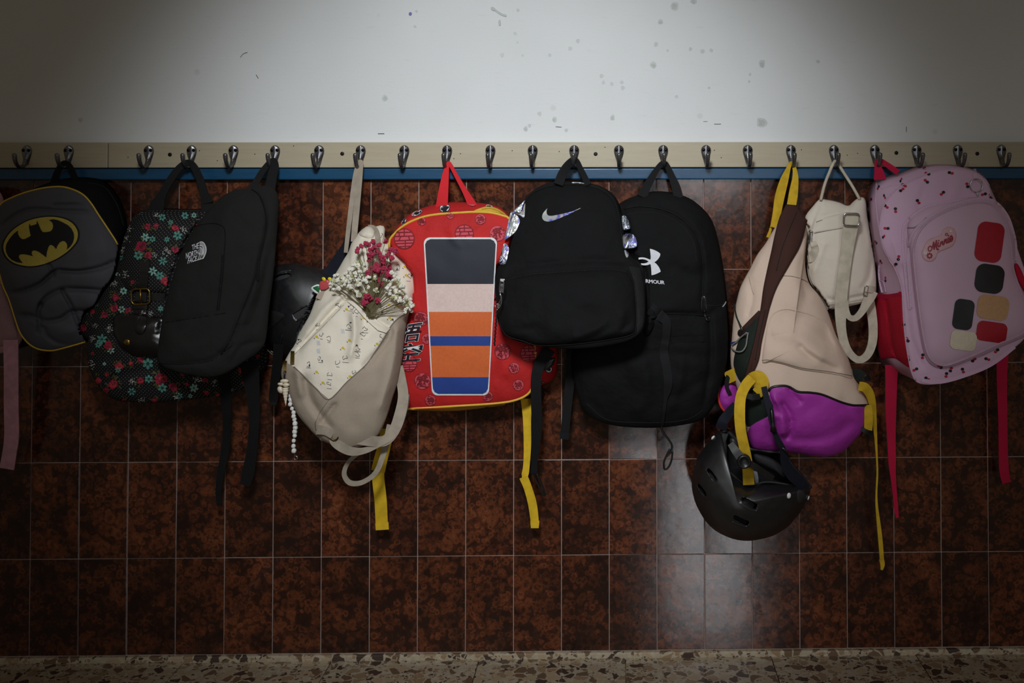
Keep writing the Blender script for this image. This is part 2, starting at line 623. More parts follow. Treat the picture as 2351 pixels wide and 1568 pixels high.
def zipper(parent, pts, surf, tape_mat, teeth_mat, w=8, off=0.001, name='zipper', sub=6, label=None):
    """zip tape lying on a surface with a raised row of teeth"""
    q = [(x, y, 0.05, w) for x, y in pts]
    v, f, uv = strap_vf(q, 0.0012, sub, surf, off)
    z = mesh_obj(name, v, f, tape_mat, parent, label, smooth=False, uvs=uv)
    line = cat(pts, sub); L = sum(math.dist(a, b) for a, b in zip(line, line[1:]))
    n = max(6, int(L / 3.2)); pp = resample(line, n, False); parts = []
    for i, (x, y) in enumerate(pp):
        a = pp[max(i - 1, 0)]; b = pp[min(i + 1, n - 1)]; l = math.dist(a, b) or 1
        nx, ny = (b[1] - a[1]) / l, -(b[0] - a[0]) / l; s = 0.6 if i % 2 else -0.6
        d = surf.dn(x, y) + off + 0.0006
        c0 = P(x + nx * (s - w * .2), y + ny * (s - w * .2), d); c1 = P(x + nx * (s + w * .2), y + ny * (s + w * .2), d)
        parts.append(frame_tube([c0, c1], 0.0009, 4))
    v, f = joinvf(parts)
    mesh_obj('zip_teeth', v, f, teeth_mat, z, kind='stuff')
    return z
# ================================================================== THE SETTING
ROWH = 0.198686
def tile_mat():
    n = NT('glazed rust tile')
    oi = n.node('ShaderNodeObjectInfo'); co = n.coord()
    vm = n.node('ShaderNodeVectorMath', operation='SCALE'); n.link(oi.outputs['Location'], vm.inputs[0]); vm.inputs['Scale'].default_value = 7.31
    va = n.node('ShaderNodeVectorMath', operation='ADD'); n.link(co, va.inputs[0]); n.link(vm.outputs[0], va.inputs[1])
    wob = n.noise(va.outputs[0], 60, 3)
    mx = n.node('ShaderNodeVectorMath', operation='SCALE'); n.link(wob.outputs['Color'], mx.inputs[0]); mx.inputs['Scale'].default_value = 0.012
    vb = n.node('ShaderNodeVectorMath', operation='ADD'); n.link(va.outputs[0], vb.inputs[0]); n.link(mx.outputs[0], vb.inputs[1])
    def ros(scale):
        v = n.node('ShaderNodeTexVoronoi'); v.inputs['Scale'].default_value = scale; n.link(vb.outputs[0], v.inputs['Vector'])
        r = n.ramp(v.outputs['Distance'], [(0.0, (.25, .25, .25, 1)), (0.2, (.22, .22, .22, 1)), (0.36, (.95, .95, .95, 1)), (0.5, (.75, .75, .75, 1)), (0.62, (.1, .1, .1, 1))])
        s = n.node('ShaderNodeSeparateColor'); n.link(v.outputs['Color'], s.inputs[0])
        keep = n.math('GREATER_THAN', s.outputs[0], 0.35)
        return n.math('MULTIPLY', r, keep)
    a = ros(44); b = ros(80)
    m1 = n.math('MAXIMUM', n.math('MULTIPLY', a, 0.75), n.math('MULTIPLY', b, 0.8))
    patch = n.noise(va.outputs[0], 15, 6, 0.68)
    pr = n.ramp(patch.outputs['Fac'], [(0.34, (.22, .22, .22, 1)), (0.62, (1, 1, 1, 1))])
    mid = n.noise(va.outputs[0], 110, 5, 0.75)
    sp = n.noise(va.outputs[0], 520, 3, 0.75)
    f = n.math('MULTIPLY', n.math('MULTIPLY_ADD', m1, 0.44, 0.22), pr)
    f = n.math('MULTIPLY', f, n.math('MULTIPLY_ADD', mid.outputs['Fac'], 1.9, 0.05))
    f = n.math('MULTIPLY', f, n.math('MULTIPLY_ADD', sp.outputs['Fac'], 1.5, 0.25))
    rnd = n.math('MULTIPLY_ADD', oi.outputs['Random'], 0.5, 0.75)
    f = n.math('MULTIPLY', f, rnd)
    col = n.ramp(f, [(0.0, lin((28, 18, 16))), (0.17, lin((52, 29, 22))), (0.40, lin((94, 50, 31))), (0.8, lin((128, 74, 46)))])
    rough = n.math('MULTIPLY_ADD', n.noise(va.outputs[0], 120, 4, 0.7).outputs['Fac'], 0.12, 0.075)
    hb = n.math('ADD', n.math('MULTIPLY', n.noise(va.outputs[0], 26, 2).outputs['Fac'], 1.0), n.math('MULTIPLY', n.noise(va.outputs[0], 300, 2).outputs['Fac'], 0.06))
    n.set(Base_Color=col, Roughness=rough, Normal=n.bump(hb, 0.05, 0.004), Specular_IOR_Level=0.6)
    return n.m

def plaster_mat():
    n = NT('white plaster'); co = n.coord()
    a = n.noise(co, 2.2, 3); b = n.noise(co, 220, 3)
    mp = n.node('ShaderNodeMapping'); mp.inputs['Scale'].default_value = (1, 1, 7); n.link(co, mp.inputs['Vector'])
    st = n.noise(mp.outputs[0], 26, 4, .6)
    base = n.ramp(a.outputs['Fac'], [(0.3, lin((214, 216, 216))), (0.7, lin((226, 228, 229)))])
    # scattered greyish drip spots
    v = n.node('ShaderNodeTexVoronoi'); v.inputs['Scale'].default_value = 16; n.link(co, v.inputs['Vector'])
    s = n.node('ShaderNodeSeparateColor'); n.link(v.outputs['Color'], s.inputs[0])
    dot = n.ramp(v.outputs['Distance'], [(0.06, WHT), (0.13, BLK)])
    k = n.math('MULTIPLY', n.math('MULTIPLY', dot, n.math('GREATER_THAN', s.outputs[0], 0.80)), 0.14)
    sf = n.ramp(st.outputs['Fac'], [(0.62, BLK), (0.75, (.10, .10, .10, 1))])
    c2 = n.mix(k, base, lin((120, 130, 120)))
    c3 = n.mix(sf, c2, lin((150, 150, 140)))
    h = n.math('ADD', n.math('MULTIPLY', b.outputs['Fac'], .5), n.math('MULTIPLY', st.outputs['Fac'], .5))
    n.set(Base_Color=c3, Roughness=0.75, Normal=n.bump(h, 0.22, 0.002), Specular_IOR_Level=0.2)
    return n.m

def paint_mat(name, c, c2, gloss, wear):
    n = NT(name); co = n.coord()
    mp = n.node('ShaderNodeMapping'); mp.inputs['Scale'].default_value = (1, 1, 14); n.link(co, mp.inputs['Vector'])
    a = n.noise(mp.outputs[0], 12, 4, .6); b = n.noise(co, 70, 4, .7); gr = n.noise(mp.outputs[0], 60, 3)
    col = n.ramp(a.outputs['Fac'], [(0.3, lin(c)), (0.7, lin(c2))])
    nick = n.ramp(b.outputs['Fac'], [(0.72, BLK), (0.76, (wear, wear, wear, 1))])
    col = n.mix(nick, col, lin((90, 76, 60)))
    n.set(Base_Color=col, Roughness=gloss, Normal=n.bump(gr.outputs['Fac'], 0.12, 0.0008), Specular_IOR_Level=0.5)
    return n.m

def terrazzo_mat():
    n = NT('terrazzo'); co = n.coord()
    oi = n.node('ShaderNodeObjectInfo')
    vm = n.node('ShaderNodeVectorMath', operation='SCALE'); n.link(oi.outputs['Location'], vm.inputs[0]); vm.inputs['Scale'].default_value = 3.7
    va = n.node('ShaderNodeVectorMath', operation='ADD'); n.link(co, va.inputs[0]); n.link(vm.outputs[0], va.inputs[1])
    wob = n.noise(va.outputs[0], 40, 2)
    mx = n.node('ShaderNodeVectorMath', operation='SCALE'); n.link(wob.outputs['Color'], mx.inputs[0]); mx.inputs['Scale'].default_value = 0.02
    vb = n.node('ShaderNodeVectorMath', operation='ADD'); n.link(va.outputs[0], vb.inputs[0]); n.link(mx.outputs[0], vb.inputs[1])
    def chips(scale, thr, e0, e1):
        d = n.node('ShaderNodeTexVoronoi', feature='DISTANCE_TO_EDGE'); d.inputs['Scale'].default_value = scale; n.link(vb.outputs[0], d.inputs['Vector'])
        v = n.node('ShaderNodeTexVoronoi'); v.inputs['Scale'].default_value = scale; n.link(vb.outputs[0], v.inputs['Vector'])
        s = n.node('ShaderNodeSeparateColor'); n.link(v.outputs['Color'], s.inputs[0])
        m = n.math('MULTIPLY', n.ramp(d.outputs['Distance'], [(e0, BLK), (e1, WHT)]), n.math('GREATER_THAN', s.outputs[0], thr))
        c = n.ramp(s.outputs[1], [(0.0, lin((74, 60, 52))), (0.2, lin((112, 90, 70))), (0.45, lin((150, 126, 98))), (0.7, lin((172, 152, 124))), (1.0, lin((186, 170, 144)))], 'CONSTANT')
        return m, c
    m1, c1 = chips(48, 0.42, 0.06, 0.10); m2, c2 = chips(120, 0.45, 0.08, 0.14)
    base = n.ramp(n.noise(va.outputs[0], 90, 3).outputs['Fac'], [(.3, lin((166, 154, 132))), (.7, lin((186, 174, 152)))])
    col = n.mix(m1, n.mix(m2, base, c2), c1)
    n.set(Base_Color=col, Roughness=n.math('MULTIPLY_ADD', n.noise(va.outputs[0], 30, 3).outputs['Fac'], 0.05, 0.04), Specular_IOR_Level=1.0)
    return n.m

M_TILE = tile_mat(); M_PLASTER = plaster_mat(); M_TERR = terrazzo_mat()
M_TERR2 = terrazzo_mat(); M_TERR2.name = 'dull terrazzo'
for l_ in list(M_TERR2.node_tree.links):
    if l_.to_socket.name == 'Roughness' and l_.to_node.type == 'BSDF_PRINCIPLED': M_TERR2.node_tree.links.remove(l_)
M_TERR2.node_tree.nodes['Principled BSDF'].inputs['Roughness'].default_value = 0.65; M_TERR2.node_tree.nodes['Principled BSDF'].inputs['Specular IOR Level'].default_value = 0.2
M_BOARD = paint_mat('cream painted board', (172, 160, 136), (180, 169, 145), 0.42, .45)
M_BLUE = paint_mat('blue painted rail', (20, 66, 98), (26, 76, 110), 0.30, .2)
M_GROUT = plain('grey grout', (160, 142, 134), 0.9, bump=.4)
M_SILL = plain('dark recess', (20, 18, 17), 0.9)

def struct(name, v, f, mat, parent=None, smooth=False):
    o = mesh_obj(name, v, f, mat, parent, smooth=smooth)
    if parent is None: o['kind'] = 'structure'
    return o

ZB_T, ZB_B, ZR_B = P(1175, 326.5, 0.02).z, P(1175, 384.5, 0.02).z, P(1175, 412.5, 0.016).z
XL, XR = -3.1, 2.9
# back wall: plaster slab, its grout bed and its tiles
wall = struct('wall_back', *box_vf((( XL + XR) / 2, 0.057, 1.33), (XR - XL, 0.10, 2.74)), M_PLASTER)
mesh_obj('grout', *box_vf(((XL + XR) / 2, 0.0042, 0.50), (XR - XL, 0.0056, 1.03)), M_GROUT, wall, smooth=False)
tv, tf = bevel_box((0, 0.0045, 0), (0.0984, 0.009, ROWH - 0.0016), 0.0007, 2)
tme = None
rt = random.Random(3)
for r in range(5):
    for k in range(-18, 41):
        x = -X0 + (k + 0.5) * 0.1; z = (r + 0.5) * ROWH
        if tme is None:
            o = mesh_obj('tile', tv, tf, M_TILE, wall, smooth=False); tme = o.data
        else:
            o = bpy.data.objects.new('tile', tme); link(o, wall)
        o.location = (x, rt.uniform(-.0004, .0004), z)
        tx, tz = rt.gauss(0, .0035), rt.gauss(0, .004)
        if k in (13, 14): tz = 0.002 if k == 13 else -0.004
        if (k, r) == (14, 1): tz = -0.030
        if (k, r) == (12, 2): tz = 0.034
        o.rotation_euler = (tx, rt.gauss(0, .0012), tz)

# coat rail: cream board in two lengths over a blue painted rail
def lint(px): return P(px, 355, 0.02).x
xj = lint(247.5)
hb = (ZB_T + ZB_B) / 2; hh = ZB_T - ZB_B
b1 = struct('trim_1', *bevel_box(((XL + xj) / 2, -0.0085, hb), (xj - XL - 0.0016, 0.0225, hh), 0.0016), M_BOARD)
b2 = struct('trim_2', *bevel_box(((XR + xj) / 2, -0.0085, hb), (XR - xj - 0.0016, 0.0225, hh), 0.0016), M_BOARD)
struct('trim_3', *bevel_box(((XL + XR) / 2, -0.007, (ZB_B + ZR_B) / 2 - 0.0006), (XR - XL, 0.0185, ZB_B - ZR_B - 0.0018), 0.0028, 3), M_BLUE)
# countersunk fixing screws of the board
M_PLUG = plain('blackened screw', (22, 20, 19), 0.5, 0.6)
for px, py in ((390, 355), (785.7, 353), (1367.5, 353.6), (2058, 351), (2243.8, 352.8)):
    c = P(px, py, 0.0200)
    v, f = lathe_vf(c + Vector((0, 0.003, 0)), (0, -1, 0), [(0, .0042), (.0030, .0042), (.0036, .0036), (.0034, .001)], 14)
    mesh_obj('screw', v, f, M_PLUG, b2)
hv, hf = [], []
for px, py in ((585, 354), (1057, 353), (1042, 364), (1176, 346), (1284, 348), (1389, 338), (1656, 362), (1945, 356), (1969, 352), (1840, 344), (294, 361), (440 + 18, 346), (499, 369), (674, 335), (1640, 345), (2290, 345)):
    v, f = lathe_vf(P(px, py, 0.0199), (0, -1, 0), [(0, .0011), (.0003, .0010), (.0004, .0004)], 8)
    hv.append((v, f))
v, f = joinvf(hv); mesh_obj('nail_head', v, f, M_PLUG, b2, kind='stuff')

# terrazzo skirting and floor
ZF = -0.0185
struct('baseboard_back', *bevel_box(((XL + XR) / 2, 0.001, -0.0095), (XR - XL, 0.016, 0.0165), 0.003, 2), M_TERR2)
floor = struct('floor', *box_vf(((XL + XR) / 2, -2.6, ZF - 0.045), (XR - XL, 5.4, 0.08)), M_TERR)
S3 = 0.3046; xa = P(1436, 1512, 0).x
fv, ff = bevel_box((0, 0, -0.0062), (S3 - 0.0016, S3 - 0.0016, 0.0112), 0.0008, 1)
fme = None
for i in range(-9, 9):
    for j in range(3):
        x = xa + (i + 0.5) * S3
        if not (XL < x < XR): continue
        if fme is None:
            o = mesh_obj('floor_tile', fv, ff, M_TERR, floor, smooth=False); fme = o.data
        else:
            o = bpy.data.objects.new('floor_tile', fme); link(o, floor)
        o.location = (x, -0.006 - (j + 0.5) * S3, ZF + 0.0064)
# the rest of the corridor floor, one bed of the same terrazzo
mesh_obj('floor_bed', *box_vf(((XL + XR) / 2, -0.006 - 3 * S3 - 2.1, ZF), (XR - XL, 4.2, 0.012)), M_TERR, floor, smooth=False)

# old drips and scuffs on the plaster
M_STAIN = plain('grey-green drip stain', (205, 208, 207), .7); M_STAIN2 = plain('darker drip stain', (191, 196, 193), .7); M_SCUFF = plain('dark scuff', (70, 70, 72), .8); M_INKBL = plain('blue ink mark', (120, 124, 176), .8)
rw = random.Random(21)
def stain(polys, mats, idx):
    V2, Fc, src = fill_px(polys, 60); lv = {}
    for g, q in zip(Fc, src):
        for i in g: lv[i] = q
    V = [P(x, y, -0.0066 + .00012 * lv.get(i, 0)) for i, (x, y) in enumerate(V2)]
    Fc = [f if (V[f[1]] - V[f[0]]).cross(V[f[2]] - V[f[0]]).y < 0 else tuple(reversed(f)) for f in Fc]
    mesh_obj('stain', V, Fc, None, wall, mats=mats, mat_idx=[idx[q] for q in src], smooth=False)
for x, y, r in ((1549, 13, 10), (1592, 3, 7), (1517, 50, 6), (1500, 150, 8), (1749, 147, 8), (1748, 281, 12), (1406, 270, 6), (1309, 112, 5), (1327, 94, 5), (1189, 23, 4), (1506, 102, 5), (1533, 116, 3), (1585, 113, 4), (1613, 117, 5), (1633, 116, 4), (1273, 275, 6), (1207, 296, 6), (1215, 288, 4), (1381, 174, 5), (1385, 189, 4), (1405, 193, 4), (1428, 189, 4), (1430, 202, 5), (883, 226, 7), (956, 26, 3), (953, 61, 3), (1188, 97, 3), (1262, 127, 4), (1200, 127, 3), (1153, 126, 5), (1239, 261, 5), (1720, 187, 3), (1722, 171, 3), (1628, 202, 3), (1553, 222, 4), (1878, 141, 4), (185, 275, 5), (1183, 77, 4), (1300, 299, 4)):
    o1 = ring([(x + r * rw.uniform(.75, 1.2) * math.cos(a), y + r * rw.uniform(.8, 1.35) * math.sin(a)) for a in (k * .785 for k in range(8))], 20)[0]
    cx, cy = centroid(o1); sx, sy = rw.uniform(-1, 1), rw.uniform(0, 2)
    stain([o1, [(cx + sx + (u - cx) * .62, cy + sy + (w - cy) * .62) for u, w in o1]] if r > 5 else [o1], [M_STAIN, M_STAIN2], [0, 1] if r > 5 else [0])
stain(stroke_poly([(1130, 18), (1142, 27), (1152, 33), (1162, 36)], 5) + [ell(1132, 20, 6, 4, 30), ell(1147, 52, 3, 7, 0)], [M_STAIN2], [0] * 40)
stain([ell(942, 32, 3.6, 4.4, 10)], [M_INKBL], [0])
for q, w in (([(868, 307), (882, 307)], 1.8), ([(1276, 291), (1289, 292)], 1.4), ([(1640, 285), (1655, 285)], 1.4), ([(1615, 279), (1624, 279)], 1.0), ([(2081, 291), (2081, 303)], 1.2), ([(552, 132), (558, 124), (568, 120)], 1.0), ([(588, 172), (593, 180)], 1.4)):
    stain(stroke_poly(q, w), [M_SCUFF], [0] * 40)
# ================================================================== COAT HOOKS
def hook_metal():
    n = NT('cast grey metal'); co = n.coord()
    a = n.noise(co, 180, 3); b = n.noise(co, 40, 3)
    col = n.ramp(b.outputs['Fac'], [(.3, lin((84, 84, 86))), (.7, lin((128, 128, 131)))])
    n.set(Base_Color=col, Metallic=0.85, Roughness=n.math('MULTIPLY_ADD', a.outputs['Fac'], .25, .22), Normal=n.bump(a.outputs['Fac'], .15, .0006))
    return n.m
M_HOOK = hook_metal()
M_SCREW = plain('black screw head', (18, 17, 17), 0.35, 0.7)
def plate_vf():
    """teardrop back plate with a raised middle ridge, base plane y=0, top at z=0"""
    prof = [(0.0, .0), (-.0012, .0042), (-.0035, .0074), (-.007, .0097), (-.012, .0106), (-.018, .0098), (-.024, .0082), (-.030, .0063), (-.036, .0047), (-.040, .0038)]
    V, Fc = [], []; n = 9
    for z, w in prof:
        for k in range(n):
            u = -1 + 2 * k / (n - 1)
            y = -(0.0018 + 0.0030 * (1 - abs(u)) ** 1.2 + 0.004 * max(0, (-z - .018) / .022) * (1 - u * u)) if abs(u) < 1 else -0.0002
            V.append((u * w, y, z))
    for i in range(len(prof) - 1):
        for k in range(n - 1):
            a = i * n + k
            Fc.append((a, a + n, a + n + 1, a + 1))
    o = len(V)
    for z, w in prof: V += [(-w, 0.0004, z), (w, 0.0004, z)]
    for i in range(len(prof) - 1):
        Fc.append((i * n, o + i * 2, o + i * 2 + 2, (i + 1) * n)); Fc.append((i * n + n - 1, (i + 1) * n + n - 1, o + i * 2 + 3, o + i * 2 + 1))
        Fc.append((o + i * 2, o + i * 2 + 1, o + i * 2 + 3, o + i * 2 + 2))
    m = len(prof) - 1
    Fc.append(tuple(m * n + k for k in range(n)) + (o + m * 2 + 1, o + m * 2))
    return V, Fc
def prong_vf():
    pts = [(0, -.0035, -.030), (0, -.0065, -.037), (0, -.0115, -.0425), (0, -.019, -.0455), (0, -.027, -.0445), (0, -.0345, -.040), (0, -.040, -.032), (0, -.0425, -.024), (0, -.0430, -.0195), (0, -.0430, -.0178)]
    r = [.0046, .0044, .0041, .0038, .0037, .0038, .0042, .0047, .0040, .0015]
    q = cat([p + (a,) for p, a in zip(pts, r)], 4)
    return frame_tube([p[:3] for p in q], [p[3] for p in q], 10)
HX = [61.6, 157.8, 341.5, 440, 536, 631.5, 732.7, 828, 928.3, 1026.6, 1126, 1223, 1318.3, 1421, 1522.6, 1621, 1716.7, 1815.8, 1914.5, 2008.4, 2104.3, 2199, 2298.9]
HL = ['empty grey coat hook at the far left, above the left edge of the bat bag',
      'grey coat hook holding the black loop of the backpack with the yellow bat emblem',
      'empty grey coat hook just right of the joint between the two board lengths',
      'grey coat hook holding the black handle of the floral rucksack',
      'empty grey coat hook between the floral rucksack hook and the black arc-logo backpack hook',
      'grey coat hook holding the short black loop of the leftmost all-black backpack',
      'empty grey coat hook right above the half-hidden black helmet',
      'grey coat hook holding the long taupe strap of the cream and taupe bag',
      'empty grey coat hook between the taupe strap and the red backpack loop',
      'grey coat hook holding the red loop of the red backpack',
      'empty grey coat hook first to the right of the red loop',
      'empty grey coat hook just left of the hook holding the shiny-swoosh backpack',
      'grey coat hook holding the black loop of the backpack with the shiny swoosh',
      'empty grey coat hook between the two black backpacks in the middle right',
      'grey coat hook holding the black loop of the backpack with the white crossed logo',
      'empty grey coat hook first to the right of the white-logo black backpack loop',
      'empty grey coat hook just left of the yellow strap',
      'grey coat hook holding the yellow strap of the cream and purple rucksack',
      'grey coat hook holding the thin cord of the small canvas bag',
      'grey coat hook holding the red loop of the pink backpack',
      'empty grey coat hook over the left shoulder of the pink backpack',
      'empty grey coat hook over the right shoulder of the pink backpack',
      'empty grey coat hook at the far right end of the board']
proto = None
pv = plate_vf(); rv = prong_vf()
for i, px in enumerate(HX):
    top = P(px, 333.6 - 1.6 * i / 22, 0.0202)
    loc = Vector((top.x, -0.0198, top.z))
    if proto is None:
        proto = thing('coat_hook', HL[0], 'hook', (0, 0, 0), 'coat hooks along the board')
        kids = [mesh_obj('plate', pv[0], pv[1], M_HOOK, proto), mesh_obj('prong', rv[0], rv[1], M_HOOK, proto)]
        for s in (-1, 1):
            v, f = lathe_vf((s * .0054, -.0028, -.0105), (0, -1, 0), [(0, .0034), (.0012, .0034), (.0022, .0026), (.0026, .0010)], 12)
            kids.append(mesh_obj('screw', v, f, M_SCREW, proto))
        proto.location = loc
    else:
        h = proto.copy(); COL.objects.link(h); h.location = loc; h['label'] = HL[i]
        for c in kids:
            k = c.copy(); COL.objects.link(k); k.parent = h
# ================================================================== SHARED MATERIALS
M_BLACK = fabric('black nylon', (15, 15, 16), 0.8, weave=1400, wr=1.0, spec=0.16)
M_SEAMB = plain('black seam tape', (12, 12, 13), .7, spec=.2)
M_BLACK2 = fabric('black canvas', (33, 33, 32), 0.9, weave=900, wr=0.9, spec=0.12)
M_BSTRAP = webbing('black webbing', (18, 18, 20))
M_BPLASTIC = plain('black plastic', (20, 20, 21), 0.35)
M_BRASS = plain('aged brass', (150, 124, 66), 0.32, 1.0)
M_STEEL = plain('steel', (190, 190, 192), 0.22, 1.0)
M_ZIPB = plain('black zip teeth', (30, 30, 31), 0.3, 0.3)
M_WHITE = plain('white print', (214, 214, 220), 0.6)
A1 = lambda pts: zm(pts, 0, 300, 2.412)
A2 = lambda pts: zm(pts, 180, 300, 2.412)
A3 = lambda pts: zm(pts, 590, 350, 2.4125)
D4 = lambda pts: zm(pts, 590, 800, 3.5625)

# ---- outlines and back planes of the bags that lie over their neighbours
OL_TNF = A2([(930, 322), (870, 327), (800, 362), (735, 425), (650, 530), (590, 630), (545, 740), (505, 870), (472, 1000), (452, 1120), (436, 1240), (450, 1290), (500, 1322), (600, 1350), (720, 1366), (800, 1352), (860, 1320), (910, 1285), (985, 1235), (1030, 1180), (1046, 1100), (1055, 1000), (1080, 800), (1098, 600), (1110, 420), (1104, 355), (1080, 318), (1040, 304), (990, 308)])
BK_TNF = plane((640, 600, 0.050), (380, 750, 0.150), (560, 430, 0.035))
OL_FLOR = [(323, 487), (360, 483), (400, 483), (440, 484), (480, 484), (520, 500), (556, 560), (585, 660), (603, 760), (612, 826), (596, 858), (565, 888), (532, 903), (470, 914), (408, 920), (346, 925), (284, 922), (258, 915), (238, 900), (221, 880), (207, 851), (200, 820), (199, 800), (190, 780), (180, 750), (188, 715), (226, 694), (242, 665), (262, 640), (272, 600), (280, 560), (292, 525), (305, 500)]
OL_BAT = [(-14, 560), (-9, 500), (2, 469), (30, 453), (62, 441), (110, 420), (160, 408), (232, 412), (268, 444), (291, 505), (297, 560), (298, 640), (290, 710), (270, 750), (228, 772), (197, 784), (124, 804), (88, 801), (58, 780), (36, 735), (4, 645)]
OL_CREAM = [(800, 578), (807, 558), (818, 541), (832, 526), (846, 519), (862, 520), (876, 517), (884, 524), (884, 545), (897, 560), (913, 586), (934, 603), (948, 624), (953, 657), (947, 690), (938, 725), (930, 765), (924, 818), (914, 872), (900, 918), (886, 963), (868, 1000), (838, 1022), (800, 1030), (761, 1020), (734, 1008), (708, 982), (685, 954), (669, 922), (656, 886), (646, 866), (648, 842), (664, 810), (676, 792), (690, 760), (711, 723), (728, 682), (756, 648), (774, 622), (789, 596)]
BK_CREAM = plane((700, 800, .085), (930, 800, .085), (830, 540, .030))
OL_SWOOSH = zm([(165, 262), (190, 222), (240, 186), (300, 167), (355, 163), (420, 165), (480, 174), (540, 192), (588, 228), (615, 272), (630, 330), (640, 420), (650, 480), (680, 520), (722, 560), (740, 640), (746, 760), (736, 850), (692, 900), (600, 930), (450, 950), (300, 945), (160, 920), (90, 890), (50, 830), (42, 760), (35, 660), (36, 590), (60, 550), (88, 538), (100, 490), (118, 420), (140, 345)], 1120, 340, 2.0633)
BK_SWOOSH = plane((1140, 700, .090), (1480, 700, .125), (1310, 430, .050))
OL_BLUSH = [(1790, 506), (1806, 486), (1828, 490), (1846, 512), (1853, 535), (1848, 598), (1856, 648), (1879, 677), (1897, 707), (1908, 736), (1920, 770), (1934, 797), (1950, 830), (1960, 866), (1976, 890), (1994, 928), (1991, 953), (1980, 989), (1957, 1016), (1936, 1036), (1908, 1047), (1880, 1048), (1840, 1042), (1797, 1036), (1750, 1034), (1727, 1026), (1712, 985), (1704, 930), (1692, 890), (1680, 850), (1677, 815), (1680, 780), (1684, 730), (1691, 692), (1701, 657), (1721, 619), (1738, 586), (1757, 560), (1776, 528)]
OL_DOME = [(x, y) for x, y in ((610, 740), (606, 700), (612, 650), (627, 614), (652, 605.5), (680, 605), (705, 609), (727, 614), (752, 622), (778, 645), (790, 690), (782, 745), (755, 792), (705, 818), (655, 818), (622, 795))]

# ================================================================== PINK BACKPACK CUT BY THE LEFT EDGE
M_DPINK = fabric('dusty pink mesh', (186, 140, 146), 0.9, weave=500)
M_PSTRAP = webbing('pink webbing', (206, 150, 164))
t = thing('backpack', 'dusty pink backpack cut off by the left edge, behind the bat backpack', 'backpack', P(-60, 480, 0.0))
s = Surf(); set_limits((OL_BAT, .024))
o = [(-170, 480), (-110, 438), (-30, 430), (4, 446), (14, 500), (24, 590), (36, 690), (47, 750), (52, 778), (34, 800), (0, 812), (-80, 826), (-180, 800), (-200, 650)]
body('body', [(o, 0.014)], (o, 0.036), M_DPINK, t, s, puff=0.022, dfn=disp_fn(0.003, 16, seed=4))
pad('mesh_pocket', [(-90, 640), (-10, 650), (18, 668), (36, 745), (40, 782), (0, 796), (-80, 800)], s, 0.006, fabric('grey pink mesh', (168, 132, 134), 0.9, weave=320), t)
seam('binding', [(20, 600), (33, 690), (46, 755), (50, 776)], s, 0.0022, M_DPINK, t)
strap('strap', [(25, 780, 0.062, 34), (26, 850, 0.060, 33), (26, 930, 0.055, 33), (27, 1000, 0.05, 33), (22, 1040, 0.046, 32), (16, 1076, 0.042, 33)], M_PSTRAP, t, 0.0024)
strap('loop', [(-80, 440, 0.03, 16), (-70, 400, 0.035, 14), (-58, 372, 0.04, 12)], M_PSTRAP, t)

# ================================================================== BAT EMBLEM BACKPACK
M_GREY = fabric('charcoal padded cloth', (80, 80, 86), 0.75, weave=1200, wr=0.25)
M_YPIPE = plain('yellow piping', (206, 168, 44), 0.5)
M_YPRINT = plain('dull yellow print', (190, 170, 70), 0.7)
M_BPRINT = plain('black print', (14, 14, 17), 0.75)
t = thing('backpack', 'dark grey padded backpack with yellow piping and a bat emblem in an oval', 'backpack', P(148, 400, 0.0))
s = Surf(); set_limits((OL_FLOR, .062))
front = [(-14, 560), (-9, 500), (2, 469), (30, 453), (62, 441), (100, 432), (128, 429), (148, 430), (166, 435), (182, 442), (196, 452), (211, 470), (225, 492), (249, 528), (268, 558), (277, 582), (281, 620), (279, 665), (268, 715), (250, 750), (228, 772), (197, 784), (160, 795), (124, 804), (104, 804), (88, 801), (72, 793), (58, 780), (46, 762), (36, 735), (22, 690), (4, 645)]
backo = [(8, 540), (20, 480), (60, 442), (110, 420), (160, 408), (199, 407), (232, 412), (252, 424), (268, 444), (283, 474), (291, 505), (297, 560), (298, 640), (290, 710), (270, 750), (230, 765), (150, 780), (100, 782), (70, 770), (50, 730), (20, 640)]
cr = [(A1([(30, 905), (120, 890), (220, 850), (290, 790), (330, 776), (440, 780), (560, 758), (670, 712)]), 5, -0.011),
      (A1([(225, 965), (260, 920), (340, 882), (420, 878), (520, 884), (640, 900)]), 5, -0.011),
      (A1([(345, 885), (400, 985), (430, 1060), (460, 1115)]), 4.5, -0.010),
      (A1([(225, 965), (213, 1010), (240, 1052), (330, 1045), (400, 1003), (500, 1000), (600, 975)]), 5, -0.011),
      (A1([(70, 1025), (160, 1025), (215, 1050), (215, 1115)]), 5, -0.010),
      (A1([(240, 1090), (270, 1145), (330, 1180), (430, 1190)]), 5, -0.009),
      (A1([(10, 525), (90, 465), (170, 437), (300, 441), (530, 452)]), 5, -0.007),
      (A1([(300, 412), (510, 410)]), 4, -0.006), (A1([(270, 740), (300, 805)]), 4, -.006),
      (A1([(300, 960), (360, 930)]), 22, .006), (A1([(480, 940), (600, 940)]), 20, .006), (A1([(300, 1100), (380, 1120)]), 22, .006),
      (A1([(120, 960), (180, 950)]), 22, .005), (A1([(400, 820), (560, 810)]), 22, .006), (A1([(100, 820), (200, 790)]), 26, .006), (A1([(500, 690), (560, 660)]), 26, .006)]
body('front_panel', [(backo, 0.016), ([(x * .5 + u * .5, y * .5 + v * .5) for (x, y), (u, v) in zip(ring(backo, 60)[0], ring(front, 60)[0])], 0.062)], (front, 0.085), M_GREY, t, s,
     puff=0.030, p=2.6, q=0.55, side_mat=M_BLACK, dfn=disp_fn(0.002, 10, cr, 2), R=64, N=180)
fr, _ = ring(front, 150)
v, f = frame_tube([P(x, y, 0.0865) for x, y in fr], 0.0021, 8, True)
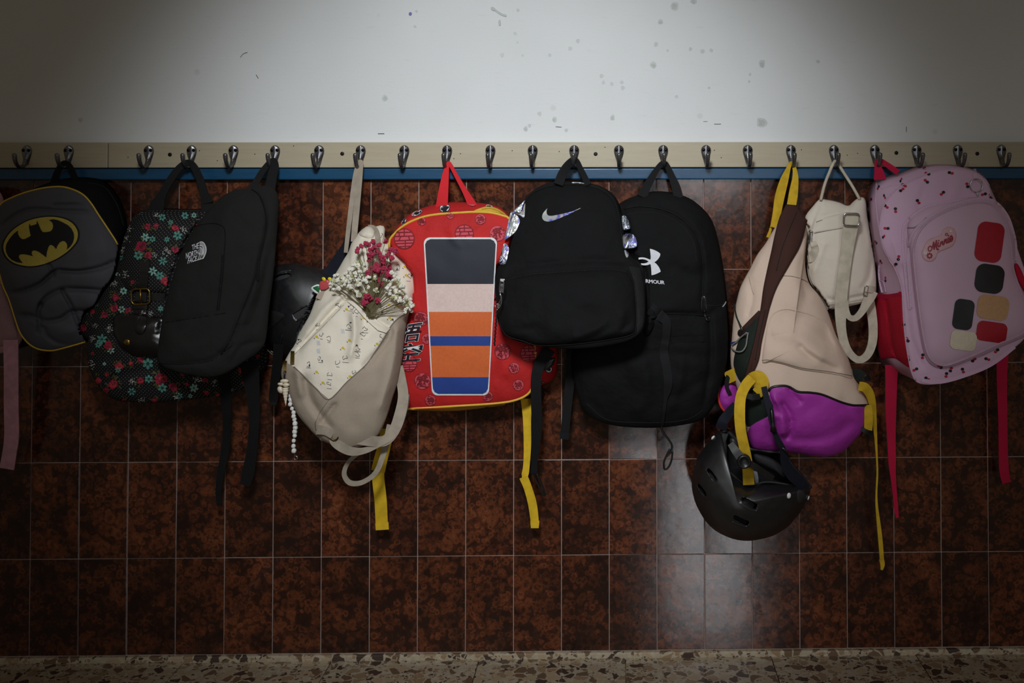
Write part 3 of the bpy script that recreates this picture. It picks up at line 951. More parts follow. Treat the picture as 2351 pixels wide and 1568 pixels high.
mesh_obj('piping', v, f, M_YPIPE, t)
E1 = lambda pts: zm(pts, 0, 470, 9.8)
oval = cat(E1([(75, 960), (100, 830), (180, 690), (300, 560), (460, 450), (650, 355), (850, 300), (1080, 272), (1300, 285), (1500, 340), (1640, 430), (1730, 560), (1752, 680), (1720, 820), (1640, 930), (1520, 1050), (1350, 1170), (1180, 1260), (1000, 1330), (800, 1375), (620, 1382), (440, 1350), (300, 1300), (180, 1210), (105, 1090)]), 3, True)
oc = centroid(oval)
grow = lambda k: [(oc[0] + (x - oc[0]) * k, oc[1] + (y - oc[1]) * k) for x, y in oval]
bat = E1([(400, 580), (300, 660), (210, 770), (145, 880), (125, 970), (135, 1060), (180, 1160), (260, 1240), (380, 1295), (510, 1310), (460, 1250), (420, 1180), (430, 1130), (480, 1112), (560, 1115), (660, 1135), (740, 1160), (715, 1110), (712, 1060), (740, 1030), (800, 1030), (880, 1065), (970, 1130), (1040, 1185), (1055, 1060), (1085, 960), (1110, 915), (1150, 900), (1200, 925), (1240, 970), (1262, 1000), (1290, 920), (1340, 850), (1400, 815), (1455, 820), (1500, 870), (1515, 930), (1500, 1010), (1580, 940), (1640, 850), (1668, 740), (1660, 640), (1610, 540), (1530, 460), (1420, 400), (1300, 345), (1200, 325), (1095, 345), (1150, 375), (1185, 420), (1195, 490), (1175, 560), (1130, 600), (1050, 615), (960, 615), (920, 560), (885, 480), (850, 400), (830, 355), (822, 435), (690, 475), (660, 420), (650, 500), (665, 590), (690, 700), (620, 740), (560, 770), (500, 775), (440, 730), (400, 650)])
e = print_('bat_emblem', [grow(1.05)], s, M_BPRINT, t, 0.0009, 10, label='black and yellow bat emblem in an oval')
print_('yellow_oval', [oval], s, M_YPRINT, e, 0.0016, 8)
print_('bat_shape', [bat], s, M_BPRINT, e, 0.0024, 8)
strap('loop', [(122, 425, 0.03, 16), (130, 400, 0.036, 15), (140, 381, 0.04, 13), (150, 374, 0.041, 12), (160, 382, 0.04, 13), (169, 402, 0.034, 14), (178, 425, 0.03, 16)], M_BSTRAP, t)
seam('zip_seam', [(200, 420), (240, 430), (268, 470), (284, 520)], s, 0.0016, M_BLACK2, t)

# ================================================================== FLORAL RUCKSACK
def floral_mat():
    n = NT('black cloth with white dots'); co = n.coord(); c = lin((23, 22, 24))
    sep = n.node('ShaderNodeSeparateXYZ'); n.link(co, sep.inputs[0])
    k = 205.0
    a = n.math('MULTIPLY', n.math('ADD', sep.outputs[0], sep.outputs[2]), k * .7071); b = n.math('MULTIPLY', n.math('SUBTRACT', sep.outputs[0], sep.outputs[2]), k * .7071)
    fa = n.math('SUBTRACT', n.math('FRACT', a), .5); fb = n.math('SUBTRACT', n.math('FRACT', b), .5)
    d = n.math('SQRT', n.math('ADD', n.math('MULTIPLY', fa, fa), n.math('MULTIPLY', fb, fb)))
    dot = n.math('LESS_THAN', d, 0.16)
    wv = n.noise(co, 24, 3)
    n.set(Base_Color=n.mix(dot, c, lin((112, 112, 112))), Roughness=0.8, Specular_IOR_Level=0.25, Normal=n.bump(wv.outputs['Fac'], .5, .006))
    return n.m
M_FLORAL = floral_mat()
M_LEATHER = plain('black leather', (24, 21, 21), 0.28, spec=.5, bump=.2, bscale=300)
M_LEATHER_D = plain('dull black leather', (22, 20, 20), 0.42, spec=.5, bump=.2, bscale=300)
t = thing('rucksack', 'black floral rucksack with red and teal flowers, leather strap and brass buckle', 'rucksack', P(435, 372, 0.0))
s = Surf(); flor_t, flor_s = t, s; set_limits((OL_TNF, BK_TNF))
fo = [(323, 487), (360, 483), (400, 483), (440, 484), (480, 484), (520, 500), (556, 560), (585, 660), (603, 760), (612, 826), (596, 858), (565, 888), (532, 903), (470, 914), (408, 920), (346, 925), (284, 922), (258, 915), (238, 900), (221, 880), (207, 851), (200, 820), (199, 800), (205, 770), (212, 735), (226, 694), (242, 665), (262, 640), (272, 600), (280, 560), (292, 525), (305, 500)]
fd = plane((250, 700, 0.105), (560, 700, 0.060), (400, 480, 0.060))
fb_ = [(x + 6, y - 4) for x, y in fo]
body('body', [(fb_, 0.014)], (fo, fd), M_FLORAL, t, s, puff=0.045, p=3, q=.55, R=30, N=140,
     dfn=disp_fn(0.004, 12, [([(210, 760), (260, 740), (330, 735)], 8, -.006), ([(230, 880), (330, 850), (440, 860)], 10, -.006), ([(205, 830), (260, 820)], 7, -.004)], 9))
# side pocket bulging out on the left
po = [(226, 690), (240, 675), (250, 700), (242, 740), (230, 772), (208, 782), (190, 770), (183, 748), (192, 725), (210, 708)]
v1, f1 = loft([([(x + 4, y) for x, y in po], .03), (po, .085)], 60); v2, f2 = cap(po, .085, .022, 3, .6, 60, 10)
pv_, pf_ = joinvf([(v1, f1 + [tuple(range(59, -1, -1))]), (v2, f2)])
s.add(pv_, pf_); mesh_obj('side_pocket', pv_, pf_, M_FLORAL, t)
pad('flap', [(323, 489), (365, 485), (410, 485), (450, 486), (485, 487), (510, 520), (516, 580), (505, 640), (480, 668), (430, 673), (370, 672), (320, 669), (296, 660), (281, 640), (279, 612), (288, 570), (301, 530), (312, 505)], s, 0.013, M_FLORAL, t, p=5, q=.5, back=.01)
seam('flap_binding', [(325, 490), (313, 507), (301, 535), (289, 570), (281, 607), (281, 636), (290, 657), (310, 668)], s, 0.0022, M_BLACK2, t, off=.001)
# leather front pocket, its snap, and the buckled strap
pk = pad('leather_pocket', [(266, 722), (300, 719), (340, 724), (380, 732), (396, 770), (388, 812), (340, 822), (305, 816), (281, 800), (264, 775), (258, 748)], s, 0.016, M_LEATHER, t, p=3.5, q=.55, back=.012)
c = P(292, 786, s.dn(292, 786)); v, f = lathe_vf(c + Vector((0, .002, 0)), (0, -1, 0), [(0, .0068), (.003, .0066), (.0044, .0048), (.0048, .001)], 18)
mesh_obj('snap', v, f, M_BRASS, pk, 'round brass snap')
strap('belt', [(345, 682, .12, 17), (400, 684, .1, 17), (470, 690, .1, 17)], M_LEATHER_D, t, .003, lay=s, off=.002)
v, f, uv = strap_vf([(333, 598, .12, 22), (331, 630, .12, 22), (326, 665, .12, 24), (323, 692, .12, 28)], .003, 6, s, .003); s.add(v, f)
bs = mesh_obj('leather_strap', v, f, M_LEATHER_D, t, smooth=False)
v, f = cap(cat([(306, 694), (322, 690), (338, 694), (337, 730), (336, 752), (330, 765), (322, 769), (313, 765), (307, 752), (306, 730)], 4, True), .1, .002, 6, .5, 48, 6, None, None, False, s, .004); s.add(v, f)
mesh_obj('strap_tongue', v, f, M_LEATHER, bs)
strap('keeper', [(305, 704, .13, 11), (322, 703, .13, 11), (340, 704, .13, 11)], M_LEATHER_D, bs, .003, lay=s, off=.003)
buckle('buckle', 323, 681, 42, 35, -3, s, M_BRASS, bs, .0021, .004, True, 'square brass buckle')
# handle with wide sewn ends, over the hook
M_HAND = fabric('black handle webbing', (24, 24, 25), .85)
strap('handle', [(356, 490, .060, 34), (362, 470, .058, 32), (372, 448, .056, 19), (392, 412, .052, 17), (412, 386, .047, 16), (430, 374, .043, 15), (444, 381, .046, 15), (458, 408, .052, 16), (470, 446, .056, 18), (476, 470, .058, 30), (480, 490, .060, 32)], M_HAND, t, .003)
# printed flowers
rf = random.Random(11)
MF = [plain('print ' + k, c, .8) for k, c in (('crimson', (158, 26, 58)), ('deep red', (92, 12, 38)), ('coral', (196, 54, 56)), ('teal', (84, 146, 134)), ('pale teal', (134, 180, 168)), ('olive', (78, 80, 30)), ('white', (196, 196, 192)), ('dark heart', (28, 60, 54)))]
pol, idx = [], []
def petals(cx, cy, n, r0, rx, ry, mi, a0=0):
    for i in range(n):
        a = a0 + 2 * math.pi * i / n
        pol.append(ell(cx + r0 * math.cos(a), cy + r0 * math.sin(a), rx, ry, math.degrees(a), 7)); idx.append(mi)
def rose(cx, cy, r):
    for i in range(8):
        a = rf.uniform(0, 6.28); q = r * rf.uniform(1.0, 1.5); pol.append(ell(cx + q * math.cos(a), cy + q * math.sin(a), r * rf.uniform(.25, .5), r * rf.uniform(.10, .2), math.degrees(a) + rf.uniform(-40, 40), 6)); idx.append(5)
    for ring_, n_, mis in ((.62, 9, (0, 0, 1)), (.42, 7, (0, 2, 1)), (.22, 5, (2, 0, 1))):
        for i in range(n_):
            a = 6.28 * i / n_ + rf.uniform(-.4, .4); q = r * ring_ * rf.uniform(.8, 1.2)
            pol.append(ell(cx + q * math.cos(a), cy + q * math.sin(a), r * rf.uniform(.28, .46), r * rf.uniform(.18, .32), math.degrees(a) + rf.uniform(50, 130), 7)); idx.append(rf.choice(mis))
    petals(cx, cy, 1, 0, r * .16, r * .12, 1)
def daisy(cx, cy, r, mi=3):
    petals(cx, cy, 6, r * .60, r * rf.uniform(.34, .46), r * rf.uniform(.20, .30), mi, rf.uniform(0, 6)); petals(cx, cy, 1, 0, r * .26, r * .22, 7)
def tuft(cx, cy, r):
    for i in range(22):
        a = rf.uniform(0, 6.28); q = rf.uniform(.1, 1) * r * 1.15
        pol.append(ell(cx + q * math.cos(a), cy + q * math.sin(a), r * .2, r * .08, rf.uniform(0, 180), 5)); idx.append(6)
for x, y, r in ((382, 533, 12), (430, 528, 11), (535, 540, 15), (350, 640, 22), (385, 690, 14), (535, 660, 14), (480, 830, 17), (205, 920, 15), (200, 985, 15), (275, 995, 11), (300, 840, 8), (165, 1190, 16), (225, 1305, 15), (290, 1290, 10), (345, 1270, 12), (190, 1405, 18), (345, 1385, 14), (460, 1375, 23), (525, 1420, 17), (600, 1405, 9), (110, 1385, 15), (75, 1000, 12), (25, 1090, 14), (145, 1020, 12), (700, 1380, 9), (250, 1500, 12), (420, 1495, 12), (770, 1470, 12), (150, 1440, 12), (900, 1330, 12)):
    rose(180 + x / 2.412, 300 + y / 2.412, r / 1.45)
for x, y, r in ((465, 480, 16), (510, 508, 12), (370, 590, 18), (410, 600, 14), (550, 580, 20), (490, 602, 12), (332, 690, 20), (467, 722, 18), (412, 778, 18), (450, 803, 18), (250, 888, 16), (240, 990, 16), (455, 985, 12), (130, 1155, 22), (180, 1215, 16), (385, 1290, 24), (295, 1445, 18), (465, 1425, 20), (390, 1375, 18), (640, 1425, 18), (590, 470, 16), (640, 468, 12), (110, 1185, 14), (220, 1325, 13), (100, 960, 12), (560, 1470, 14), (620, 1470, 10), (205, 790, 12)):
    daisy(180 + x / 2.412, 300 + y / 2.412, r / 1.75, rf.choice((3, 3, 4)))
for x, y, r in ((430, 470, 16), (580, 550, 18), (490, 670, 20), (270, 600, 18), (255, 800, 22), (70, 1300, 22), (80, 1150, 18), (300, 1390, 18), (660, 1375, 24), (540, 1480, 24), (690, 480, 16), (840, 1430, 16), (420, 690, 14), (400, 1015, 14)):
    tuft(180 + x / 2.412, 300 + y / 2.412, r / 2.2)
pts0 = [p_[0] for p_ in pol]
for _ in range(2600):
    x, y = rf.uniform(182, 610), rf.uniform(484, 925)
    if not inside((x, y), OL_FLOR) or inside((x, y), OL_TNF) or (292 < x < 352 and 590 < y < 780) or (252 < x < 402 and 712 < y < 830) or 672 < y < 692 and x > 340: continue
    if min((x - a) ** 2 + (y - b) ** 2 for a, b in pts0) < 15 ** 2: continue
    u = rf.random(); n0 = len(pol)
    if u < .36: rose(x, y, rf.uniform(4, 8))
    elif u < .62: daisy(x, y, rf.uniform(4, 7), rf.choice((3, 3, 4)))
    else: tuft(x, y, rf.uniform(6, 9))
    pts0 += [p_[0] for p_ in pol[n0:]]
pol2, idx2 = [], []
for q, i in zip(pol, idx):
    cx, cy = q[0]
    if all(s.d(x, y) is not None for x, y in q[::2]): pol2.append(q); idx2.append(i)
V2, Fc, src = fill_px(pol2, 30)
fv_, ff_ = lay_vf(V2, Fc, s, .0010)
vp = {}
for g, q in zip(Fc, src):
    for i in g: vp[i] = q
fv_ = [v + Vector((0, -.000004 * (vp[i] % 60), 0)) for i, v in enumerate(fv_)]
mesh_obj('flower_print', fv_, ff_, None, t, mats=MF, mat_idx=[idx2[q] for q in src], kind='stuff')

# ================================================================== BLACK BACKPACK WITH THE ARC LOGO
t = thing('backpack', 'slim black canvas backpack with a small white lettered arc logo, over the floral rucksack', 'backpack', P(625, 372, 0.0))
s = Surf(); set_limits()
to = A2([(930, 322), (870, 327), (800, 362), (735, 425), (650, 530), (590, 630), (545, 740), (505, 870), (472, 1000), (452, 1120), (436, 1240), (450, 1290), (500, 1322), (600, 1350), (720, 1366), (800, 1352), (860, 1320), (910, 1285), (985, 1235), (1030, 1180), (1046, 1100), (1055, 1000), (1080, 800), (1098, 600), (1110, 420), (1104, 355), (1080, 318), (1040, 304), (990, 308)])
tfront = plane((640, 600, 0.125), (380, 750, 0.185), (560, 430, 0.10))
tback = BK_TNF
zs = A2([(960, 325), (1000, 355), (1030, 430), (1040, 530), (1010, 680), (965, 850), (905, 1000), (845, 1150), (790, 1240)])
body('body', [(to, tback)], (to, tfront), M_BLACK2, t, s, puff=0.030, p=2.8, q=.6, R=40, N=150,
     dfn=disp_fn(0.0055, 15, [(zs, 4, -.006), (A2([(1090, 640), (1040, 800), (1000, 950), (960, 1080)]), 10, -.006), (A2([(980, 700), (960, 900), (900, 1050)]), 9, .004),
                              (A2([(455, 1290), (600, 1292), (740, 1270), (850, 1190)]), 5, -.005), (A2([(480, 1062), (640, 1038), (815, 1010)]), 3, -.003),
                              (A2([(900, 1290), (950, 1180), (930, 1080)]), 8, -.005), (A2([(860, 460), (920, 520)]), 8, -.004), (A2([(840, 1330), (900, 1200), (1020, 1170)]), 7, -.005)], 21))
seam('zip_seam', zs, s, .0016, M_BLACK, t, off=.0005)
seam('bottom_seam', A2([(455, 1290), (600, 1292), (740, 1270), (850, 1190)]), s, .0009, M_BLACK, t)
seam('cross_seam', A2([(480, 1062), (640, 1038), (815, 1010)]), s, .0008, M_BLACK, t)
seam('pocket_seam', A2([(640, 530), (720, 515), (780, 520), (812, 560), (806, 700), (792, 860), (772, 990)]), s, .0010, M_BLACK, t)
zipper(t, A2([(800, 690), (795, 780), (785, 880), (772, 990)]), s, M_BLACK, M_ZIPB, 7)
zipper(t, A2([(1000, 730), (990, 830)]), s, M_BLACK, M_ZIPB, 7)
T6 = lambda pts: zm(pts, 410, 540, 19.6)
lg = lettering('lettering', [('THE', T6([(590, 445), (920, 325), (905, 590), (612, 668)])), ('NORTH', T6([(328, 800), (905, 635), (862, 868), (335, 1068)])), ('FACE', T6([(438, 1020), (852, 912), (795, 1150), (395, 1292)]))], s, M_WHITE, t, .0012, 'white embroidered lettering', bold=.012)
arcs = []
for outer, inner in (([(945, 320), (1050, 298), (1150, 370), (1225, 530), (1238, 700), (1190, 880), (1110, 1040)], [(945, 480), (1035, 475), (1095, 540), (1125, 690), (1105, 870), (1050, 1060)]),
                     ([(940, 555), (1015, 555), (1070, 640), (1082, 760), (1050, 910), (990, 1075)], [(930, 760), (965, 775), (1000, 850), (990, 950), (930, 1090)]),
                     ([(905, 790), (950, 800), (975, 870), (955, 960), (905, 1095)], [(880, 860), (905, 880), (900, 950), (850, 1110)])):
    arcs.append(T6(cat(outer, 4) + cat(inner, 4)[::-1]))
M_LOGO = plain('pale grey stitching', (150, 150, 146), .7)
ar = print_('arc_logo', arcs, s, M_LOGO, t, .0011, 6, label='pale grey quarter-dome of three arcs')
edges = []
for q in ([(945, 320), (1050, 298), (1150, 370), (1225, 530), (1238, 700), (1190, 880), (1110, 1040)], [(945, 480), (1035, 475), (1095, 540), (1125, 690), (1105, 870)], [(940, 555), (1015, 555), (1070, 640), (1082, 760), (1050, 910)], [(905, 790), (950, 800), (975, 870)], [(720, 1155), (880, 1105), (1110, 1040)]):
    edges += stroke_poly(T6(q), 1.7)
print_('arc_edge', edges, s, M_WHITE, ar, .0016, 12)
strap('loop', [(578, 440, .085, 16), (590, 415, .075, 15), (604, 392, .058, 14), (620, 373, .044, 13), (629, 369, .042, 13), (630, 382, .048, 20), (624, 410, .066, 22), (618, 445, .085, 24)], M_BSTRAP, t, .003)
strap('shoulder_strap', [(512, 845, .14, 30), (518, 900, .10, 26), (521, 960, .075, 20), (521, 1000, .062, 18), (516, 1040, .055, 19), (507, 1085, .05, 16), (502, 1125, .047, 14), (505, 1161, .045, 13)], M_BSTRAP, t)
strap('shoulder_strap', [(572, 830, .12, 44), (578, 880, .10, 36), (584, 940, .085, 26), (582, 1000, .075, 23), (577, 1045, .068, 25), (569, 1090, .062, 28), (562, 1114, .06, 22)], M_BSTRAP, t)

# ================================================================== HALF-HIDDEN HELMET
def shell_mat():
    n = NT('matte black shell'); co = n.coord()
    a = n.noise(co, 70, 4, .7); sc = n.noise(co, 260, 3)
    n.set(Base_Color=n.ramp(a.outputs['Fac'], [(.3, lin((19, 19, 20))), (.7, lin((27, 27, 29)))]), Roughness=n.math('MULTIPLY_ADD', a.outputs['Fac'], .22, .32), Normal=n.bump(sc.outputs['Fac'], .06, .0006), Specular_IOR_Level=1.0)
    return n.m
M_SHELL = shell_mat()
M_FOAM = plain('dark grey foam', (46, 46, 47), .8, bump=1.0, bscale=420)
M_LINER = plain('black liner', (24, 24, 27), .7, bump=.6, bscale=300)
M_NAVY = webbing('navy webbing', (26, 28, 40))
def carve(o, polys, d0, d1):
    """cut through openings (px polygons) in a mesh with an exact boolean"""
    par = o.parent; org = ORG[o.name]
    for poly in polys:
        n = len(poly)
        V = [P(x, y, d0) - org for x, y in poly] + [P(x, y, d1) - org for x, y in poly]
        Fc = [tuple(range(n)), tuple(range(2 * n - 1, n - 1, -1))] + [(i, i + n, (i + 1) % n + n, (i + 1) % n) for i in range(n)]
        me = bpy.data.meshes.new('cutter'); me.from_pydata([tuple(v) for v in V], [], Fc)
        bm = bmesh.new(); bm.from_mesh(me); bmesh.ops.recalc_face_normals(bm, faces=bm.faces); bm.to_mesh(me); bm.free()
        c = bpy.data.objects.new('cutter', me); COL.objects.link(c); c.parent = par
        md = o.modifiers.new('cut', 'BOOLEAN'); md.operation = 'DIFFERENCE'; md.solver = 'EXACT'; md.object = c
        dg = bpy.context.evaluated_depsgraph_get()
        new = bpy.data.meshes.new_from_object(o.evaluated_get(dg))
        o.modifiers.clear(); old = o.data; o.data = new; new.name = old.name
        bpy.data.objects.remove(c); bpy.data.meshes.remove(me)
def dome(outline, d, puff, th, N=110, R=22, c=None, p=2.0, q=.5):
    """hollow shell: outer and inner puffed caps joined at the rim"""
    a, fa = cap(outline, d, puff, p, q, N, R, c=c)
    r, cc = ring(outline, N, c)
    k = 1 - th / 0.10
    ino = [(cc[0] + (x - cc[0]) * k, cc[1] + (y - cc[1]) * k) for x, y in r]
    b, fb = cap(ino, d, puff - th, p, q, N, R, c=cc, smooth=False)
    # both rings start above the centre, so the rims pair up
    o = len(a)
    F_ = fa + [tuple(o + i for i in reversed(g)) for g in fb] + [(i, o + i, o + (i + 1) % N, (i + 1) % N) for i in range(N)]
    V = a + b
    bm = bmesh.new(); vs = [bm.verts.new(v) for v in V]
    for g in F_: bm.faces.new([vs[i] for i in g])
    bmesh.ops.recalc_face_normals(bm, faces=bm.faces); bm.verts.index_update()
    F2 = [tuple(v.index for v in g.verts) for g in bm.faces]; bm.free()
    return V, F2, (a, fa), (b, fb)
t = thing('helmet', 'matte black cycle helmet half hidden behind the cream and taupe bag', 'helmet', P(828, 380, 0.0))
s = Surf(); set_limits((OL_TNF, BK_TNF), (OL_CREAM, BK_CREAM))
ho = [(610, 740), (606, 700), (612, 650), (627, 614), (652, 605.5), (680, 605), (705, 609), (727, 614), (752, 622), (778, 645), (790, 690), (782, 745), (755, 792), (705, 818), (655, 818), (622, 795)]
v, f, outer, inner = dome(ho, .022, .070, .006)
s.add(*outer)
sh = mesh_obj('shell', v, f, M_SHELL, t)
Z3 = lambda pts: zm(pts, 590, 580, 6.27)
vent1 = Z3([(250, 345), (330, 312), (440, 290), (475, 305), (485, 335), (440, 360), (340, 390), (250, 410), (235, 385)])
vent2 = Z3([(508, 885), (600, 830), (705, 765), (735, 785), (768, 830), (740, 860), (660, 915), (585, 960), (555, 945), (520, 905)])
s.add(*inner)
carve(sh, [vent1, vent2], 0.0, 0.25)
lo = [(x + (697 - x) * .09, y + (712 - y) * .09) for x, y in ho]
lv, lf = cap(lo, .022, .066, 2, .5, 90, 18); mesh_obj('foam_liner', lv, lf, M_FOAM, t)
for vv in (vent1, vent2):
    pass
so = Surf(); so.add(*outer)
seam('vent_ridge', Z3([(232, 340), (300, 300), (380, 268), (490, 258)]), so, .0018, M_SHELL, sh, off=.0004)
seam('vent_ridge', Z3([(575, 985), (680, 920), (775, 850)]), so, .0016, M_SHELL, sh, off=.0002)
# ear flap and chin straps
pad('ear_pad', [(604, 712), (622, 712), (652, 723), (640, 740), (618, 757), (604, 770)], so, .006, M_BLACK2, t, d=.08, back=.004)
strap('chin_strap', [(742, 640, .05, 22), (762, 616, .05, 24), (784, 586, .047, 26), (800, 555, .045, 22), (815, 480, .044, 16), (827, 385, .040, 12)], M_NAVY, t)
strap('chin_strap', [(640, 790, .09, 24), (636, 840, .075, 22), (630, 890, .06, 21), (628, 918, .055, 20), (628, 930, .055, 10)], M_BPLASTIC, t)
seam('draw_cord', [(602, 795), (612, 802), (626, 814), (631, 812), (622, 806)], s, .0013, plain('grey cord', (120, 116, 108), .8), t, off=.01)
seam('strap_edge', [(648, 770), (640, 800), (622, 830)], s, .0012, M_NAVY, t, off=.003)
# ================================================================== CREAM AND TAUPE BAG
M_CREAM = fabric('cream canvas', (222, 213, 196), .85, weave=700, wr=.45, vary=.04)
M_TAUPE = fabric('taupe canvas', (160, 146, 130), .9, weave=600, wr=.4, vary=.10)
M_TSTRAP = webbing('taupe webbing', (166, 154, 138), .85)
M_TBIND = plain('taupe thread', (120, 108, 96), .9)
t = thing('sling_bag', 'cream canvas bag with taupe base and scattered small prints, holding dried flowers', 'bag', P(828, 372, 0.0))
s = Surf(); set_limits()
bo = [(800, 578), (807, 558), (818, 541), (832, 526), (846, 519), (862, 520), (876, 517), (884, 524), (884, 545), (897, 560), (913, 586), (934, 603), (948, 624), (953, 657), (947, 690), (938, 725), (930, 765), (924, 818), (914, 872), (900, 918), (886, 963), (868, 1000), (838, 1022), (800, 1030), (761, 1020), (734, 1008), (708, 982), (685, 954), (669, 922), (656, 886), (646, 866), (648, 842), (664, 810), (676, 792), (690, 760), (711, 723), (728, 682), (756, 648), (774, 622), (789, 596)]
bd = plane((700, 800, .125), (930, 800, .105), (830, 540, .055))
bb = plane((700, 800, .085), (930, 800, .085), (830, 540, .030))
bag_o = body('body', [(bo, bb)], (bo, bd), M_CREAM, t, s, puff=.055, p=2.4, q=.6, R=40, N=150,
     dfn=disp_fn(.006, 13, [(A3([(500, 800), (400, 900), (300, 1010), (230, 1090)]), 5, -0.0119), (A3([(460, 790), (360, 880), (260, 1000)]), 7, 0.0068),
                            (A3([(535, 900), (540, 1020), (520, 1120)]), 9, 0.0102), (A3([(590, 900), (600, 1000)]), 8, -0.0068),
                            (A3([(640, 920), (740, 980), (690, 1080), (600, 1180)]), 7, -0.0085), (A3([(430, 1400), (360, 1490), (330, 1540)]), 6, -0.0085),
                            (A3([(270, 1260), (300, 1380), (400, 1520)]), 9, -0.0102), (A3([(220, 1220), (240, 1340)]), 8, 0.0068),
                            (A3([(780, 1000), (760, 1200), (700, 1400)]), 14, 0.0102), (A3([(640, 440), (610, 520), (560, 640)]), 9, 0.0068), (A3([(580, 620), (480, 720)]), 8, -0.0068),
                            (A3([(800, 620), (760, 690), (800, 760)]), 7, -0.0085), (A3([(600, 470), (690, 470)]), 6, -0.0102)], 33))
# taupe lower panels
tl = A3([(158, 1160), (205, 1188), (260, 1240), (330, 1310), (400, 1368), (360, 1420), (318, 1500), (325, 1545), (360, 1600), (300, 1540), (230, 1440), (185, 1350), (160, 1290), (140, 1250), (138, 1200)])
tr = A3([(400, 1370), (500, 1270), (600, 1180), (650, 1110), (690, 1050), (740, 965), (780, 920), (834, 885), (822, 960), (810, 1040), (800, 1130), (778, 1260), (742, 1370), (712, 1475), (670, 1560), (600, 1612), (500, 1632), (410, 1612), (360, 1580), (328, 1535), (325, 1495), (350, 1440)])
def grow_out(q, k):
    c = centroid(q); return [(c[0] + (x - c[0]) * k, c[1] + (y - c[1]) * k) for x, y in q]
recolour(bag_o, [A3([(150, 1150), (200, 1215), (300, 1305), (400, 1400), (505, 1298), (612, 1200), (665, 1120), (705, 1060), (755, 985), (800, 930), (836, 905), (900, 880), (900, 1700), (100, 1700), (100, 1150)])], M_TAUPE)
print_('base_panel', [tl], s, M_TAUPE, t, .0020, 7)
print_('base_panel', [tr], s, M_TAUPE, t, .0020, 7)
seam('panel_seam', A3([(205, 1188), (260, 1240), (330, 1310), (400, 1368), (500, 1270), (600, 1180), (650, 1110), (690, 1050), (740, 965), (780, 920), (828, 890)]), s, .0013, M_TBIND, t, off=.0016)
seam('base_seam', A3([(400, 1368), (350, 1440), (325, 1495), (328, 1535)]), s, .0010, M_TBIND, t, off=.0012)
# pocket lip that holds the bouquet
pl = A3([(505, 798), (560, 832), (605, 885), (640, 915), (690, 955), (735, 978), (715, 1000), (670, 985), (630, 950), (590, 912), (545, 860), (500, 825)])
print_('pocket_lip', [pl], s, M_CREAM, t, .0045, 10)
seam('pocket_edge', A3([(505, 798), (560, 832), (605, 885), (640, 915), (690, 955), (735, 978)]), s, .0022, M_CREAM, t, off=.004)
seam('pocket_stitch', A3([(205, 1122), (300, 1030), (400, 930), (480, 845)]), s, .0006, M_TBIND, t)
# zip at the mouth, rolled top
strap('top_zip', [(845, 521, .1, 10), (858, 524, .1, 12), (866, 538, .1, 12), (867, 560, .1, 12), (862, 584, .1, 11)], M_TSTRAP, t, .002, lay=s, off=.002)
pad('rolled_top', [(824, 537), (838, 522), (850, 520), (858, 530), (858, 545), (840, 546)], s, .008, M_CREAM, t, N=40, R=8)
# plain little printed marks
rs = random.Random(5)
M_INK = plain('grey ink', (58, 60, 72), .8); M_INKY = plain('yellow ink', (206, 180, 52), .8); M_INKB = plain('pale blue ink', (160, 172, 196), .8)
pp, pi = [], []
for x, y, k in ((340, 960, 0), (360, 1010, 0), (400, 1030, 0), (330, 1020, 1), (345, 1055, 2), (235, 1050, 0), (480, 990, 2), (510, 960, 0), (600, 975, 0), (585, 1010, 0), (512, 1040, 1), (475, 1082, 1), (560, 1080, 0), (560, 1115, 0), (690, 1025, 0), (665, 1060, 1), (345, 1100, 2), (290, 1170, 0), (350, 1140, 0), (330, 1215, 1), (490, 1140, 0), (450, 1165, 0), (405, 1235, 0), (365, 1275, 1), (400, 1285, 0), (540, 1220, 0), (515, 1240, 1), (525, 855, 0), (550, 885, 0), (495, 868, 1), (590, 915, 1), (690, 865, 0), (730, 843, 1), (775, 850, 1), (735, 915, 1), (755, 935, 0), (450, 850, 0), (785, 630, 0), (820, 632, 1), (826, 680, 1), (845, 690, 0), (690, 460, 0)):
    x0, y0 = 590 + x / 2.4125, 350 + y / 2.4125
    if k == 0:
        w = rs.uniform(4, 7); a = rs.uniform(0, 3.1); c0, s0 = math.cos(a), math.sin(a)
        pts_ = [(-w, rs.uniform(-2, 2)), (-w * .4, rs.uniform(-5, -2)), (w * .2, rs.uniform(-3, 3)), (w * .8, rs.uniform(1, 5)), (w * .3, rs.uniform(5, 8)), (-w * .5, rs.uniform(4, 7))]
        for q in stroke_poly([(x0 + u * c0 - v_ * s0, y0 + u * s0 + v_ * c0) for u, v_ in pts_], .9, 3): pp.append(q); pi.append(0)
        if rs.random() < .6: pp.append(ell(x0 + rs.uniform(-8, 8), y0 + rs.uniform(-8, 8), 2.6, 1.6, rs.uniform(0, 180), 8)); pi.append(0)
        for q in stroke_poly([(x0 - 6 + rs.uniform(-3, 3), y0 + 9), (x0 + 3 + rs.uniform(-3, 5), y0 + 10)], .8): pp.append(q); pi.append(0)
    elif k == 1:
        pp.append(ell(x0, y0, 3.4, 2.8, 0, 9)); pi.append(1)
        pp.append(ell(x0 + 4, y0 + 3, 2.0, 1.2, 30, 7)); pi.append(1); pp.append(ell(x0 - 5, y0 + 4, 2.2, .8, 60, 7)); pi.append(0)
    else:
        for j in range(4):
            for q in stroke_poly([(x0 - 6 + 2 * j, y0 - 5), (x0 - 4 + 2 * j, y0 + 5)], 1.0): pp.append(q); pi.append(2)
print_('small_print', pp, s, None, t, .0009, 30, mats=[M_INK, M_INKY, M_INKB], idx=pi, kind='stuff')
